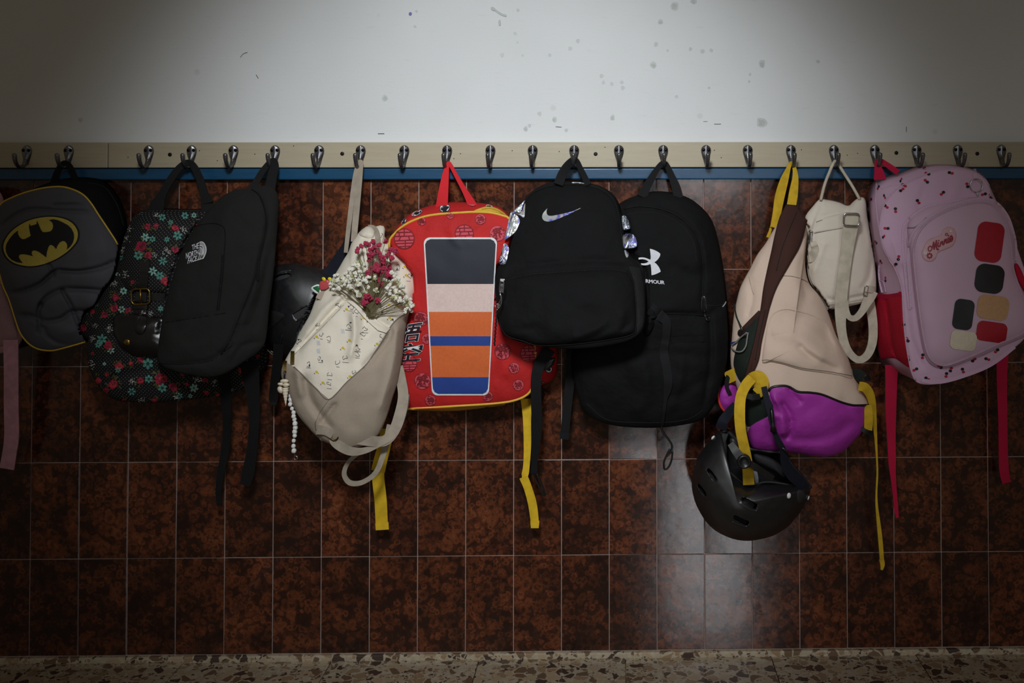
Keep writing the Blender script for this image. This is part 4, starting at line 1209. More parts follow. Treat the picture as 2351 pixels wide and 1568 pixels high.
# long strap over the hook
strap('hanging_strap', [(794, 580, .058, 9), (798, 545, .058, 10), (806, 478, .052, 11), (815, 410, .045, 11), (823, 376, .042, 10), (828, 371, .041, 9), (829, 378, .043, 10), (826, 410, .047, 12), (819, 478, .054, 14), (815, 520, .060, 14), (812, 555, .066, 13)], M_TSTRAP, t)
# straps tied under the base
M_ABRASS = plain('dark brass ring', (104, 84, 40), .4, 1.0)
strap('shoulder_strap', [(772, 1008, .172, 22), (800, 1003, .178, 26), (842, 1011, .175, 24), (882, 1012, .16, 24), (905, 988, .15, 25), (919, 950, .14, 26), (926, 910, .13, 24), (921, 870, .12, 22), (916, 840, .115, 18)], M_TSTRAP, t, .0024)
strap('shoulder_strap', [(768, 998, .178, 20), (768, 1012, .182, 22), (784, 1026, .184, 22), (808, 1036, .18, 20), (838, 1034, .172, 14), (872, 1019, .165, 12), (898, 1003, .155, 14), (918, 974, .14, 14), (930, 935, .128, 14), (934, 905, .12, 12)], M_TSTRAP, t, .0024)
strap('strap_tail', [(822, 1042, .15, 9), (804, 1056, .145, 9), (793, 1074, .14, 10), (791, 1092, .138, 11), (803, 1108, .136, 12), (826, 1109, .136, 11), (850, 1097, .136, 11), (866, 1080, .136, 12), (878, 1050, .135, 13), (888, 1012, .13, 15), (896, 975, .125, 15)], M_TSTRAP, t, .0024)
strap('strap_anchor', [(728, 986, .15, 22), (748, 990, .165, 18), (764, 1000, .176, 16)], M_TSTRAP, t, .0024, lay=s, off=.003)
v, f = frame_tube([P(x, y, .186) for x, y in rect_loop(766, 1000, 22, 18, 35, .4)], .0015, 8, True)
mesh_obj('ring', v, f, M_ABRASS, t, 'dark brass strap ring')
# tab with enamel flower pins
M_TAB = M_TAUPE
v, f, uv = strap_vf([(734, 688, .12, 20), (746, 662, .11, 20)], .002, 6, s, .003); s.add(v, f); tab = mesh_obj('side_tab', v, f, M_TAB, t, smooth=False)
pinp = [('pin', (727, 664), [ (714, 661), (722, 655), (732, 653), (736, 662), (735, 676), (726, 674), (718, 668)], (236, 238, 236), .003),
        ('leaf', (727, 664), [(718, 661), (726, 657), (733, 657), (734, 665), (732, 672), (726, 668)], (36, 104, 62), .005),
        ('rose', (745, 652), [(733, 662), (734, 648), (742, 644), (752, 642), (757, 648), (756, 658), (748, 664), (738, 666)], (188, 78, 82), .006),
        ('petal', (743, 641), ell(743.5, 640.5, 5.5, 4, 40, 10), (226, 206, 30), .007), ('petal', (757, 640), ell(757, 640.5, 5, 4.2, 30, 10), (226, 206, 30), .007)]
pr = None
for nm, c, q, rgb, of in pinp:
    dd = .105 + of
    cv, cf = cap(q, dd, .002, 4, .5, 24, 4, smooth=len(q) < 9, back=.002)
    m_ = plain('enamel %d %d %d' % rgb, rgb, .25)
    if pr is None: pr = mesh_obj('flower_pin', cv, cf, m_, t, 'white-edged enamel pin of a rose, leaf and yellow petals')
    else: mesh_obj(nm, cv, cf, m_, pr)
# brass zip pulls
for x0, y0, x1, y1, w in ((672, 806, 671, 836, 9), (656, 828, 654, 855, 8)):
    v, f, uv = strap_vf([(x0, y0, .15, w), (x1, y1, .15, w)], .002, 4, s, .004); mesh_obj('zip_pull', v, f, M_BRASS, t, 'brass zip pull', smooth=False)
cream_s = s

# ---- shell charm and bead string hanging from the pulls
M_SHELLC = plain('cream shell', (226, 214, 190), .4); M_BEAD = plain('white stone bead', (232, 230, 226), .35)
t = thing('keychain', 'cream seashell charm on a short black cord at the side of the taupe base', 'charm', P(654, 855, .15))
dk = .164
v, f = frame_tube([P(655, 852, dk), P(653, 862, dk), P(653, 872, dk)], .0018, 8); mesh_obj('cord', v, f, M_BPLASTIC, t)
def shell_blob(name, x, y, rx, ry, rot, dd, ridges=0):
    v, f = cap(ell(x, y, rx, ry, rot, 20), dd, .006, 2, .5, 40, 8, smooth=False, back=.003)
    return mesh_obj(name, v, f, M_SHELLC, t)
shell_blob('cowrie', 653, 875, 10, 5, 0, dk + .002); shell_blob('cowrie', 644, 882, 7, 4, 5, dk + .003); shell_blob('cowrie', 657, 884, 8, 5, -5, dk + .004)
shell_blob('clam', 644, 895, 9, 7, 60, dk)
ax = [(655, 890), (656, 931)]
prof = []
L = (P(656, 931, dk) - P(655, 890, dk)).length
for i in range(19):
    u = i / 18; prof.append((u * L, max(.0006, (.0065 * (1 - u) ** .8) * (1 + .12 * math.cos(u * 6 * 2 * math.pi)))))
v, f = lathe_vf(P(655, 890, dk + .004), P(656, 931, dk) - P(655, 890, dk), prof, 14); mesh_obj('spire_shell', v, f, M_SHELLC, t)
t = thing('keychain', 'string of small white beads with a tiny silver clasp hanging below the taupe base', 'charm', P(672, 836, .15))
Z5 = lambda pts: zm(pts, 630, 780, 5.41)
bz = Z5([(218, 300), (220, 370), (222, 430), (218, 535), (220, 590), (212, 645), (200, 695), (194, 745), (202, 800), (220, 855), (232, 905), (245, 950), (255, 990), (254, 1040), (252, 1095), (245, 1145), (242, 1195), (235, 1255), (236, 1320), (240, 1380)])
v, f = frame_tube([P(x, y, .156) for x, y in cat(bz, 3)] + [P(677, 1050, .156)], .0006, 6); mesh_obj('string', v, f, M_STEEL, t)
rb = random.Random(2)
for x, y in [bz[0]] + bz[3:]:
    r = rb.uniform(.0038, .0050)
    v, f = lathe_vf(P(x, y, .156) + Vector((0, 0, r)), (rb.uniform(-.3, .3), rb.uniform(-.3, .3), -1), [(0, r * .3), (r * .4, r * .85), (r, r * 1.0), (r * 1.6, r * .85), (r * 2, r * .3)], 7)
    mesh_obj('bead', v, f, M_BEAD, t, smooth=False)
v, f = frame_tube([P(679 + 4 * math.cos(a), 1051 + 4 * math.sin(a), .156) for a in [k * .52 for k in range(12)]], .0010, 6, True); mesh_obj('clasp', v, f, M_STEEL, t, 'tiny silver clasp')

# ================================================================== DRIED FLOWER BOUQUET
M_STEM = plain('dry green stem', (106, 96, 62), .8); M_PINKF = plain('crimson dried flower', (168, 44, 76), .85); M_PINK2 = plain('pale crimson dried flower', (196, 86, 108), .85)
M_WF = plain('white dried flower', (230, 226, 212), .85); M_GF = plain('greenish bud', (176, 176, 128), .85)
t = thing('dried_bouquet', "bouquet of dried white and crimson baby's breath in the cream bag's pocket", 'flowers', P(853, 725, .19))
rb = random.Random(8)
base = (851, 728)
def bd_(x, y): return max(.118 if y > 560 else .09, cream_s.dn(x, y, .13))
stems, reds, whites, buds = [], [], [], []
def blossom(store, x, y, d, r):
    c = P(x, y, d)
    ax = Vector((rb.uniform(-.6, .6), -1, rb.uniform(-.4, .6))).normalized()
    u = ax.orthogonal().normalized(); w = ax.cross(u); V = [c - ax * r * .6]; Fc = []
    n = 6
    for k in range(n):
        a = 6.283 * k / n; q = r * rb.uniform(.8, 1.15); V.append(c + (u * math.cos(a) + w * math.sin(a)) * q + ax * r * rb.uniform(-.1, .2))
    for k in range(n):
        a = 6.283 * (k + .5) / n; q = r * rb.uniform(.35, .6); V.append(c + (u * math.cos(a) + w * math.sin(a)) * q + ax * r * rb.uniform(.5, .8))
    V.append(c + ax * r * .55)
    for k in range(n):
        j = (k + 1) % n
        Fc += [(0, 1 + j, 1 + k), (1 + k, 1 + j, 1 + n + k), (1 + j, 1 + n + j, 1 + n + k), (1 + n + k, 1 + n + j, 1 + 2 * n)]
    store.append((V, Fc))
G4 = lambda x, y: (720 + x / 6.533, 500 + y / 6.533)
def stem(x, y, d, r=.0006):
    bx, by = base[0] + rb.uniform(-5, 5), base[1] + rb.uniform(-12, 6)
    mx, my = bx + (x - bx) * .45 + rb.uniform(-3, 3), by + (y - by) * .55
    a = P(bx, by, bd_(bx, by) + .006); m = P(mx, my, max(d, bd_(mx, my) + .012)); e = P(x, y, d)
    stems.append(frame_tube([Vector(p) for p in cat([tuple(a), tuple(m), tuple(e)], 4)], r, 5))
redc = [(655, 470, 22), (650, 510, 18), (720, 430, 26), (780, 385, 26), (830, 400, 22), (885, 350, 32), (900, 380, 26), (860, 480, 34), (900, 450, 30), (840, 560, 34), (880, 540, 30), (850, 630, 40), (960, 500, 34), (990, 540, 30), (980, 400, 26), (1080, 355, 26), (1160, 490, 34), (1230, 500, 34), (1120, 560, 34), (1170, 600, 28), (1030, 600, 36), (1050, 660, 34), (940, 720, 40), (1030, 720, 44), (1130, 720, 44), (870, 760, 40), (960, 790, 46), (1060, 780, 46), (1140, 780, 40), (820, 830, 36), (900, 840, 40), (1000, 850, 40), (1110, 850, 40), (1150, 890, 26), (950, 910, 30), (1010, 1000, 34), (990, 960, 24), (800, 1180, 40), (770, 1250, 40), (840, 1220, 36), (960, 1240, 34), (760, 1290, 24)]
for x, y, r in redc:
    px, py = G4(x, y); d0 = bd_(px, py)
    dd = d0 + rb.uniform(.012, .034); stem(px, py, dd)
    for _ in range(int(7 + r / 3.2)):
        a = rb.uniform(0, 6.28); q = math.sqrt(rb.random()) * r
        qx, qy = G4(x + q * math.cos(a), y + q * math.sin(a))
        blossom(reds, qx, qy, dd + rb.uniform(-.006, .006), rb.uniform(.0023, .0036))
whc = [(340, 875, 30), (300, 955, 34), (270, 1000, 30), (280, 1080, 34), (380, 940, 34), (440, 900, 34), (430, 1000, 40), (500, 860, 36), (500, 950, 40), (545, 1040, 34), (560, 900, 40), (620, 840, 44), (640, 940, 44), (620, 720, 40), (680, 680, 34), (740, 690, 34), (700, 740, 40), (760, 790, 34), (700, 840, 44), (720, 920, 44), (680, 1000, 40), (560, 780, 34), (630, 670, 20), (640, 1100, 24), (680, 1160, 32), (780, 1120, 26), (800, 1040, 30), (940, 1090, 28), (815, 885, 30), (910, 885, 30), (795, 960, 34), (850, 965, 24), (730, 830, 40), (1035, 925, 32), (1090, 935, 24), (1165, 945, 34), (1130, 1030, 40), (1100, 1080, 34), (1140, 1110, 34), (1180, 820, 34), (1220, 860, 34), (1260, 930, 40), (1230, 1050, 44), (1290, 1010, 34), (1330, 1040, 34), (1260, 1100, 46), (1310, 1120, 40), (1190, 1190, 30), (1240, 1200, 30), (1290, 1230, 30), (1350, 1260, 44), (1400, 1290, 40), (1440, 1240, 26), (1470, 1310, 34), (1420, 1360, 40), (1370, 1400, 30), (1450, 1390, 30), (1110, 640, 30), (1400, 1200, 30), (1140, 640, 20), (390, 1060, 24), (350, 1060, 24)]
for x, y, r in whc:
    px, py = G4(x, y); d0 = bd_(px, py)
    dd = d0 + rb.uniform(.010, .030); stem(px, py, dd)
    for _ in range(int(3 + r / 9)):
        a = rb.uniform(0, 6.28); q = math.sqrt(rb.random()) * r
        qx, qy = G4(x + q * math.cos(a), y + q * math.sin(a))
        blossom(whites if rb.random() < .78 else buds, qx, qy, dd + rb.uniform(-.006, .006), rb.uniform(.0026, .0046))
for k in range(12):
    bx = base[0] + rb.uniform(-9, 9); a = P(bx, base[1] + rb.uniform(0, 14), bd_(bx, 735) + .003); e = P(bx + rb.uniform(-6, 10), 640, bd_(bx, 640) + .018)
    stems.append(frame_tube([a, (a + e) / 2 + Vector((0, -.004, 0)), e], .0009, 5))
v, f = joinvf(stems); mesh_obj('stems', v, f, M_STEM, t, 'thin dry stems', kind='stuff')
v, f = joinvf(reds); mesh_obj('crimson_blossoms', v, f, M_PINKF, t, 'crimson blossoms', smooth=False, kind='stuff')
v, f = joinvf(whites); mesh_obj('white_blossoms', v, f, M_WF, t, 'white blossoms', smooth=False, kind='stuff')
v, f = joinvf(buds); mesh_obj('buds', v, f, M_GF, t, 'greenish buds', smooth=False, kind='stuff')

# ================================================================== RED BACKPACK
M_RED = fabric('red printed cloth', (194, 38, 38), .7, weave=700, wr=.5, vary=.22)
M_RSTRAP = fabric('red webbing', (206, 36, 44), .8)
M_YEL = plain('yellow trim', (222, 178, 58), .55); M_YSTRAP = webbing('yellow webbing', (226, 186, 40))
t = thing('backpack', 'bright red backpack with yellow piping and round pink seal marks', 'backpack', P(1027, 372, 0.0))
s = Surf(); sg = Surf(); set_limits((OL_CREAM, BK_CREAM), (OL_SWOOSH, BK_SWOOSH))
ro = [(894, 556), (905, 538), (920, 523), (937, 512), (957, 503), (980, 496), (1006, 492), (1030, 490), (1054, 488.5), (1080, 487), (1106, 487), (1123, 488), (1138, 490.5), (1154, 495), (1168, 501), (1190, 530), (1206, 600), (1218, 700), (1226, 780), (1230, 820), (1228, 860), (1221, 892), (1206, 909), (1178, 920), (1146, 925), (1112, 928), (1080, 930), (1046, 932), (1015, 934), (984, 936), (955, 937.5), (934, 938), (922, 925), (918, 880), (912, 800), (905, 700), (898, 620)]
rb_ = [(908, 530), (915, 516), (934, 496), (952, 485), (975, 476), (1000, 469), (1025, 465), (1055, 464), (1087, 465), (1112, 467), (1137, 472), (1155, 481), (1170, 497), (1215, 560), (1250, 680), (1272, 760), (1280, 806), (1279, 850), (1274, 868), (1260, 878), (1240, 886), (1210, 910), (1160, 926), (1100, 938), (1050, 944), (1000, 944), (950, 940), (932, 935), (926, 900), (920, 800), (912, 680), (904, 580)]
rd = plane((920, 800, .075), (1220, 800, .085), (1050, 490, .085))
mixr = lambda k: [(x * k + u * (1 - k), y * k + v * (1 - k)) for (x, y), (u, v) in zip(ring(rb_, 150)[0], ring(ro, 150)[0])]
# the gusset, a soft rounded band
def lof2(secs):
    V, Fc = [], []
    for k, (r, d) in enumerate(secs):
        V += [P(x, y, lim(x, y, dep(d, x, y))) for x, y in r]
        if k:
            for i in range(150):
                j = (i + 1) % 150; Fc.append(((k - 1) * 150 + i, (k - 1) * 150 + j, k * 150 + j, k * 150 + i))
    return V, Fc
lv, lf = lof2([(mixr(1), .018), (mixr(1), .034), (mixr(.93), .050), (mixr(.72), .064), (mixr(.42), .074), (mixr(.15), .080), (mixr(0), rd)]); lf2 = lf + [tuple(range(149, -1, -1))]
sg.add(lv, lf); mesh_obj('gusset', lv, lf2, M_RED, t)
cv, cf = cap(ro, rd, .026, 2.6, .6, 150, 34, disp_fn(.003, 12, [([(1040, 505), (1035, 530), (1050, 560)], 8, .004), ([(1080, 540), (1110, 520), (1140, 500)], 8, -.004), ([(1160, 870), (1170, 915)], 6, -.004), ([(1140, 880), (1150, 915)], 5, .003), ([(960, 505), (975, 530)], 7, -.003)], 40))
s.add(cv, cf); mesh_obj('front_panel', cv, cf, M_RED, t)
rr, _ = ring(ro, 150)
v, f = frame_tube([P(x, y, rd(x, y) + .0015) for x, y in rr], .0026, 8, True); mesh_obj('piping', v, f, M_YEL, t)
# yellow underside of the gusset and the folded yellow zip guard at the top
print_('base_panel', [[(936, 940), (990, 939), (1046, 936), (1112, 931), (1160, 925), (1160, 930), (1100, 938), (1050, 943), (1000, 944), (950, 942)]], sg, M_YEL, t, .003, 6, miss=.06)
print_('zip_guard', [cat([(1088, 484), (1102, 478), (1118, 474), (1135, 476), (1150, 483), (1163, 494), (1150, 490), (1136, 487), (1118, 485), (1104, 484)], 4, True)], sg, M_YEL, t, .0022, 8, miss=.07)
seam('zip_fold', [(1106, 481), (1124, 479), (1142, 484), (1156, 492)], sg, .0008, plain('ochre stitch', (150, 108, 30), .8), t, off=.0022)
# seal marks
M_SEAL = plain('pink seal print', (208, 78, 92), .8); M_SEALD = plain('dark red print', (126, 20, 28), .8)
M_INKN = plain('navy ink', (22, 22, 36), .8); M_INKW = plain('white ink', (226, 226, 226), .8)
G = ['\u795e', '\u754c', '\u4ed9', '\u754c']
def mark(name, polys, idx, glyph, surf, mats, gm, off=.0010, miss=.05):
    V2, Fc, src = fill_px(polys, 9); V, Fc = lay_vf(V2, Fc, surf, off, miss); I = [idx[q] for q in src]
    if glyph:
        gv, gf = text_vf(*glyph, bold=.03); gv, gf = lay_vf(gv, gf, surf, off + .0008, miss)
        o = len(V); V += gv; Fc = Fc + [tuple(i + o for i in q) for q in gf]; I += [gm] * len(gf)
    return mesh_obj(name, V, Fc, None, t, mats=mats, mat_idx=I)
def seal(x, y, r, g):
    h = r * .66; a = math.radians(-14); c, sn = math.cos(a), math.sin(a)
    mark('seal', [ell(x, y, r + 1.2, r + 1.2, 0, 26), ell(x, y, r, r, 0, 26)], [1, 0],
         (G[g], [(x + u * c - w * sn, y + u * sn + w * c) for u, w in ((-h, -h), (h, -h), (h, h), (-h, h))]), s, [M_SEAL, M_SEALD], 1)
def lattice(x, y, r):
    pp, pi = [ell(x, y, r, r, 0, 30)], [0]
    ls = [[(-.0, -.98), (0, -.55)], [(-.75, -.62), (.75, -.66)], [(-.95, -.22), (.95, -.28)], [(-.95, .22), (.97, .12)], [(-.9, .5), (.92, .42)], [(-.6, .8), (.66, .74)], [(-.5, -.6), (-.5, -.25)], [(-.35, -.22), (-.55, .2)], [(.42, -.26), (.56, .14)], [(.1, .18), (.12, .95)], [(.0, -.55), (.0, -.25)]]
    for l in ls:
        for q in stroke_poly([(x + u * r, y + w * r) for u, w in l], r * .11): pp.append(q); pi.append(1)
    for q in stroke_poly(ell(x, y, r, r, 0, 24), r * .1, 1, True): pp.append(q); pi.append(1)
    V2, Fc, src = fill_px(pp, 9); V, Fc = lay_vf(V2, Fc, s, .0010)
    # the drawn lines lie just above the pink disc
    n0 = len(fill_px(pp[:1], 9)[0])
    V = [v if i < n0 else v + (CAM - v).normalized() * .0008 for i, v in enumerate(V)]
    mesh_obj('lattice_seal', V, Fc, None, t, mats=[M_SEAL, M_SEALD], mat_idx=[pi[q] for q in src])
lattice(928, 548, 23); lattice(1066, 537, 21); lattice(1214, 812, 19); lattice(938, 834, 19)
for x, y, r, g in ((1103, 503, 11.5, 0), (1142, 536, 17.5, 1), (966, 732, 16, 1), (980, 778, 11, 0), (970, 875, 18, 1), (988, 919, 12, 0), (1053, 895, 13, 0), (1154, 807, 18, 1), (1180, 845, 12, 2), (1190, 884, 12, 0), (1034, 494, 8, 2), (968, 508, 9, 0), (1112, 716, 12, 2), (1120, 910, 11, 0), (1003, 818, 15, 1)):
    seal(x, y, r, g)
# plain colour-block panel in place of the printed picture
PX = 1057
pp, pi = [], []
def band(y0, y1, w0, w1, mi, rnd=9, dx0=0, dx1=0):
    n = 6; L = []
    L += [(PX + dx0 - w0 + rnd * (1 - math.cos(a)), y0 + rnd * (1 - math.sin(a))) for a in (i * math.pi / 2 / n for i in range(n + 1))]
    L += [(PX + dx0 + w0 - rnd * (1 - math.sin(a)), y0 + rnd * (1 - math.cos(a))) for a in (i * math.pi / 2 / n for i in range(n + 1))]
    L += [(PX + dx1 + w1 - rnd * (1 - math.cos(a)), y1 - rnd * (1 - math.sin(a))) for a in (i * math.pi / 2 / n for i in range(n + 1))]
    L += [(PX + dx1 - w1 + rnd * (1 - math.sin(a)), y1 - rnd * (1 - math.cos(a))) for a in (i * math.pi / 2 / n for i in range(n + 1))]
    pp.append(L); pi.append(mi)
M_ORG = plain('orange print', (216, 104, 48), .75); M_BLU = plain('blue print', (34, 64, 142), .75); M_PEA = plain('pale print', (226, 200, 192), .75); M_NVY = plain('near-black print', (38, 40, 52), .7)
pp, pi = [], []
band(545, 908, 84, 66, 5, 14)
print_('block_panel', pp, s, M_INKW, t, .0022, 12, label='plain panel of colour bands with a white edge')
bp = bpy.data.objects[[o.name for o in t.children if o.name.startswith('block_panel')][-1]]
pp, pi = [], []
for y0, y1, mi in ((549, 652, 0), (652, 716, 1), (716, 772, 2), (772, 794, 3), (794, 866, 2), (866, 904, 3)):
    w0 = 81 - (y0 - 549) / 355 * 18; w1 = 81 - (y1 - 549) / 355 * 18
    first, last = y0 == 549, y1 == 904
    q = []
    if first: q += [(PX - w0, y0 + 12), (PX - w0 + 4, y0 + 4), (PX - w0 + 12, y0), (PX + w0 - 12, y0), (PX + w0 - 4, y0 + 4), (PX + w0, y0 + 12)]
    else: q += [(PX - w0, y0), (PX + w0, y0)]
    if last: q += [(PX + w1, y1 - 12), (PX + w1 - 4, y1 - 4), (PX + w1 - 12, y1), (PX - w1 + 12, y1), (PX - w1 + 4, y1 - 4), (PX - w1, y1 - 12)]
    else: q += [(PX + w1, y1), (PX - w1, y1)]
    pp.append(q); pi.append(mi)
print_('colour_band', pp, s, None, bp, .0032, 12, mats=[M_NVY, M_PEA, M_ORG, M_BLU], idx=pi)
# slanted two-character lettering, white edge under navy
q1 = [(918, 746), (972, 738), (963, 783), (908, 788)]; q2 = [(914, 790), (973, 786), (964, 828), (906, 832)]
def groww(q, k):
    cx = sum(a for a, b in q) / 4; cy = sum(b for a, b in q) / 4
    return [(cx + (a - cx) * k, cy + (b - cy) * k) for a, b in q]
lo_ = lettering('lettering', [('\u609f', groww(q1, 1.05)), ('\u7a7a', groww(q2, 1.05))], s, M_INKW, t, .0026, 'two navy characters with white edges', bold=.030)
lettering('lettering_face', [('\u609f', q1), ('\u7a7a', q2)], s, M_INKN, lo_, .0034, bold=.010)
# black-and-white seals on the top and side gusset
def gseal(x, y, rx, ry, g, rot=0):
    q = [ell(x, y, rx + 1.5, ry + 1.5, rot, 24), ell(x, y, rx, ry, rot, 24)]
    if sg.d(x, y) is None: return
    def pull(u, w):
        for k in range(12):
            if sg.d(u, w) is not None: break
            u, w = u + (x - u) * .1, w + (y - w) * .1
        return u, w
    q = [[pull(u, w) for u, w in z] for z in q]
    h, k = rx * .62, ry * .62
    mark('gusset_seal', q, [0, 1], (G[g], [(x - h, y - k), (x + h, y - k), (x + h, y + k), (x - h, y + k)]), sg, [M_INKN, M_INKW], 0, .0012, .06)
gseal(1021, 477, 11, 9, 1, -20); gseal(1123, 474, 8, 4, 0, 10); gseal(957, 489, 13, 5, 1, -24); gseal(927, 508, 4, 8, 0, 35); gseal(1083, 469, 9, 2.5, 2, 5); gseal(1260, 848, 7, 7, 0); gseal(1246, 880, 6, 2.5, 0, -12)
# loop and lower straps
strap('loop', [(1014, 478, .062, 28), (1017, 450, .06, 24), (1022, 410, .05, 17), (1027, 380, .043, 9), (1030, 374, .041, 7), (1034, 378, .042, 8), (1048, 404, .047, 9), (1066, 436, .055, 12), (1080, 462, .06, 18), (1086, 476, .062, 22)], M_RSTRAP, t, .0026)
M_YS = M_YSTRAP
strap('shoulder_strap', [(888, 985, .04, 30), (883, 1020, .045, 30), (874, 1055, .05, 31), (868, 1082, .052, 32)], M_YS, t)
b1_ = strap('shoulder_strap', [(868, 1083, .050, 28), (869, 1105, .05, 28), (874, 1150, .046, 28), (876, 1190, .042, 28), (877, 1214, .04, 28)], M_YS, t)
strap('hem', [(877, 1200, .044, 30), (878, 1216, .044, 30)], M_YS, b1_, .003)
strap('shoulder_strap', [(1209, 915, .03, 28), (1210, 960, .035, 19), (1211, 1020, .04, 17), (1209, 1065, .044, 15), (1205, 1090, .046, 16), (1198, 1093, .047, 12)], M_YS, t)
b2_ = strap('shoulder_strap', [(1202, 1095, .047, 20), (1212, 1120, .045, 19), (1222, 1155, .042, 20), (1227, 1190, .04, 19), (1228, 1212, .04, 17)], M_YS, t)
strap('hem', [(1228, 1196, .043, 21), (1228, 1212, .043, 18)], M_YS, b2_, .003)
# ================================================================== BLACK BACKPACK WITH THE CROSSED WHITE LOGO
R1 = lambda pts: zm(pts, 1120, 340, 2.0633)
t = thing('backpack', 'large black backpack with a white crossed logo and lettering, partly covered on its left', 'backpack', P(1523, 372, 0.0))
s = Surf(); set_limits((OL_SWOOSH, BK_SWOOSH), (OL_BLUSH, .05))
uo = [(1330, 770), (1338, 690), (1352, 610), (1372, 540), (1398, 494), (1420, 470), (1440, 459), (1479, 446), (1508, 442), (1534, 444), (1556, 449), (1585, 461), (1614, 485), (1634, 514), (1648, 563), (1658, 621), (1665, 679), (1669, 728), (1671, 776), (1668, 834), (1655, 883), (1640, 926), (1616, 960), (1576, 974), (1508, 982), (1435, 980), (1391, 972), (1353, 955), (1333, 931), (1321, 883), (1314, 834), (1320, 800)]
ud = plane((1320, 800, .075), (1670, 800, .090), (1520, 450, .060))
zsm = R1([(630, 293), (690, 278), (740, 276), (800, 284), (860, 302), (920, 336), (965, 380), (1000, 440), (1018, 520), (1020, 620), (1018, 700), (1026, 790)])
body('body', [([(x + 3, y - 3) for x, y in uo], .014)], (uo, ud), M_BLACK, t, s, puff=.045, p=2.8, q=.6, R=42, N=150,
     dfn=disp_fn(.0065, 12, [(zsm, 4, -.006), (R1([(760, 800), (850, 785), (960, 788), (1040, 792), (1120, 745)]), 6, -.007),
                            (R1([(760, 915), (870, 905), (1050, 902)]), 4, -.003), (R1([(420, 1000), (440, 1120), (470, 1240)]), 10, .004),
                            (R1([(430, 1150), (500, 1220), (560, 1290)]), 12, -.006), (R1([(640, 1000), (660, 1150), (640, 1300)]), 18, -.005),
                            (R1([(700, 1250), (760, 1150), (740, 1020)]), 14, .005), (R1([(1050, 800), (1060, 950), (1045, 1100), (1020, 1250)]), 6, -.007),
                            (R1([(900, 1180), (980, 1120), (1060, 1080)]), 12, -.005), (R1([(880, 560), (960, 600), (1010, 590)]), 14, -.004), (R1([(700, 980), (800, 970), (1040, 990)]), 12, -.004), (R1([(850, 1250), (900, 1150), (920, 1020)]), 10, .005)], 51))
seam('zip_seam', zsm, s, .0018, M_SEAMB, t, off=.0008)
seam('shoulder_seam', R1([(640, 320), (720, 306), (800, 308), (880, 338), (940, 390), (975, 450), (990, 540)]), s, .0009, M_BLACK2, t)
seam('side_seam', R1([(1040, 745), (1090, 745), (1130, 735)]), s, .0010, M_BLACK2, t)
seam('pocket_edge', R1([(750, 802), (800, 790), (850, 784), (960, 788), (1030, 793)]), s, .0018, M_BLACK, t, off=.001)
strap('pocket_flap', [(*R1([(865, 912)])[0], .1, 14), (*R1([(950, 906)])[0], .1, 15), (*R1([(1045, 905)])[0], .1, 14)], M_BLACK, t, .002, lay=s, off=.002)
seam('bottom_seam', R1([(470, 1210), (560, 1285), (700, 1300), (860, 1298), (960, 1280), (1020, 1240)]), s, .0009, M_BLACK2, t)
U4 = lambda pts: zm(pts, 1440, 550, 13.07)
half = U4(cat([(680, 275), (800, 308), (920, 368), (993, 425)], 4) + cat([(993, 425), (980, 500), (930, 580), (865, 645), (812, 680)], 4)[1:] + cat([(812, 680), (880, 735), (950, 825), (990, 910), (1005, 962)], 4)[1:] + cat([(1005, 962), (900, 1018), (800, 1055), (730, 1070)], 4)[1:] + cat([(730, 1070), (722, 900), (708, 780), (692, 735)], 3)[1:]
          + cat([(692, 735), (600, 766), (500, 772), (415, 755)], 4)[1:] + [U_ for U_ in [(415, 712)]] + cat([(415, 712), (500, 714), (580, 697), (642, 662)], 4)[1:] + cat([(642, 662), (600, 630), (540, 602), (450, 588), (345, 600)], 4)[1:] + [(340, 545)] + cat([(340, 545), (420, 535), (520, 542), (620, 575), (690, 606)], 4)[1:] + cat([(690, 606), (705, 540), (695, 400), (680, 275)], 4)[1:-1])
lm = print_('crossed_logo', [half], s, M_WHITE, t, .0012, 8, label='white crossed two-lobed logo')
lettering('lettering', [('ARMOUR', U4([(437 + k, 1178 + k * .5), (1116 + k, 1236 + k * .5), (1120 + k, 1345 + k * .5), (441 + k, 1288 + k * .5)])) for k in (-5, 5)], s, M_WHITE, t, .0012, 'white capital lettering')
cpull = R1([(1015, 700), (1030, 705), (1038, 760), (1035, 782), (1018, 783), (1010, 760)])
v, f = cap(cat(cpull, 3, True), .12, .002, 5, .5, 32, 5, None, None, False, s, .003); pz = mesh_obj('zip_pull', v, f, M_BPLASTIC, t)
seam('pull_cord', R1([(1026, 770), (1030, 800), (1042, 818), (1050, 810), (1042, 790)]), s, .0016, M_BPLASTIC, pz, off=.003)
seam('reflective_tab', R1([(1112, 752), (1122, 740), (1128, 728)]), s, .0014, M_LOGO, t, off=.0015)
strap('loop', [(1474, 452, .066, 24), (1484, 430, .060, 20), (1500, 402, .05, 15), (1514, 381, .044, 12), (1523, 374, .042, 11), (1531, 380, .044, 12), (1541, 402, .05, 15), (1552, 430, .06, 20), (1558, 455, .066, 22)], M_BSTRAP, t, .0026)
strap('shoulder_strap', [(1492, 708, .13, 30), (1512, 722, .14, 26), (1530, 740, .142, 20), (1529, 775, .142, 18), (1524, 806, .142, 20), (1530, 842, .142, 20), (1534, 872, .14, 20), (1532, 895, .138, 18), (1528, 915, .134, 9), (1524, 950, .125, 7), (1519, 985, .115, 7)], M_BSTRAP, t, lay=s, off=.006)
v, f = frame_tube([P(x, y, .105) for x, y in cat(R1([(824, 1310), (826, 1340), (850, 1372), (872, 1408), (866, 1440), (848, 1460)]), 4)], .0021, 8)
cd = mesh_obj('cord', v, f, M_BPLASTIC, t)
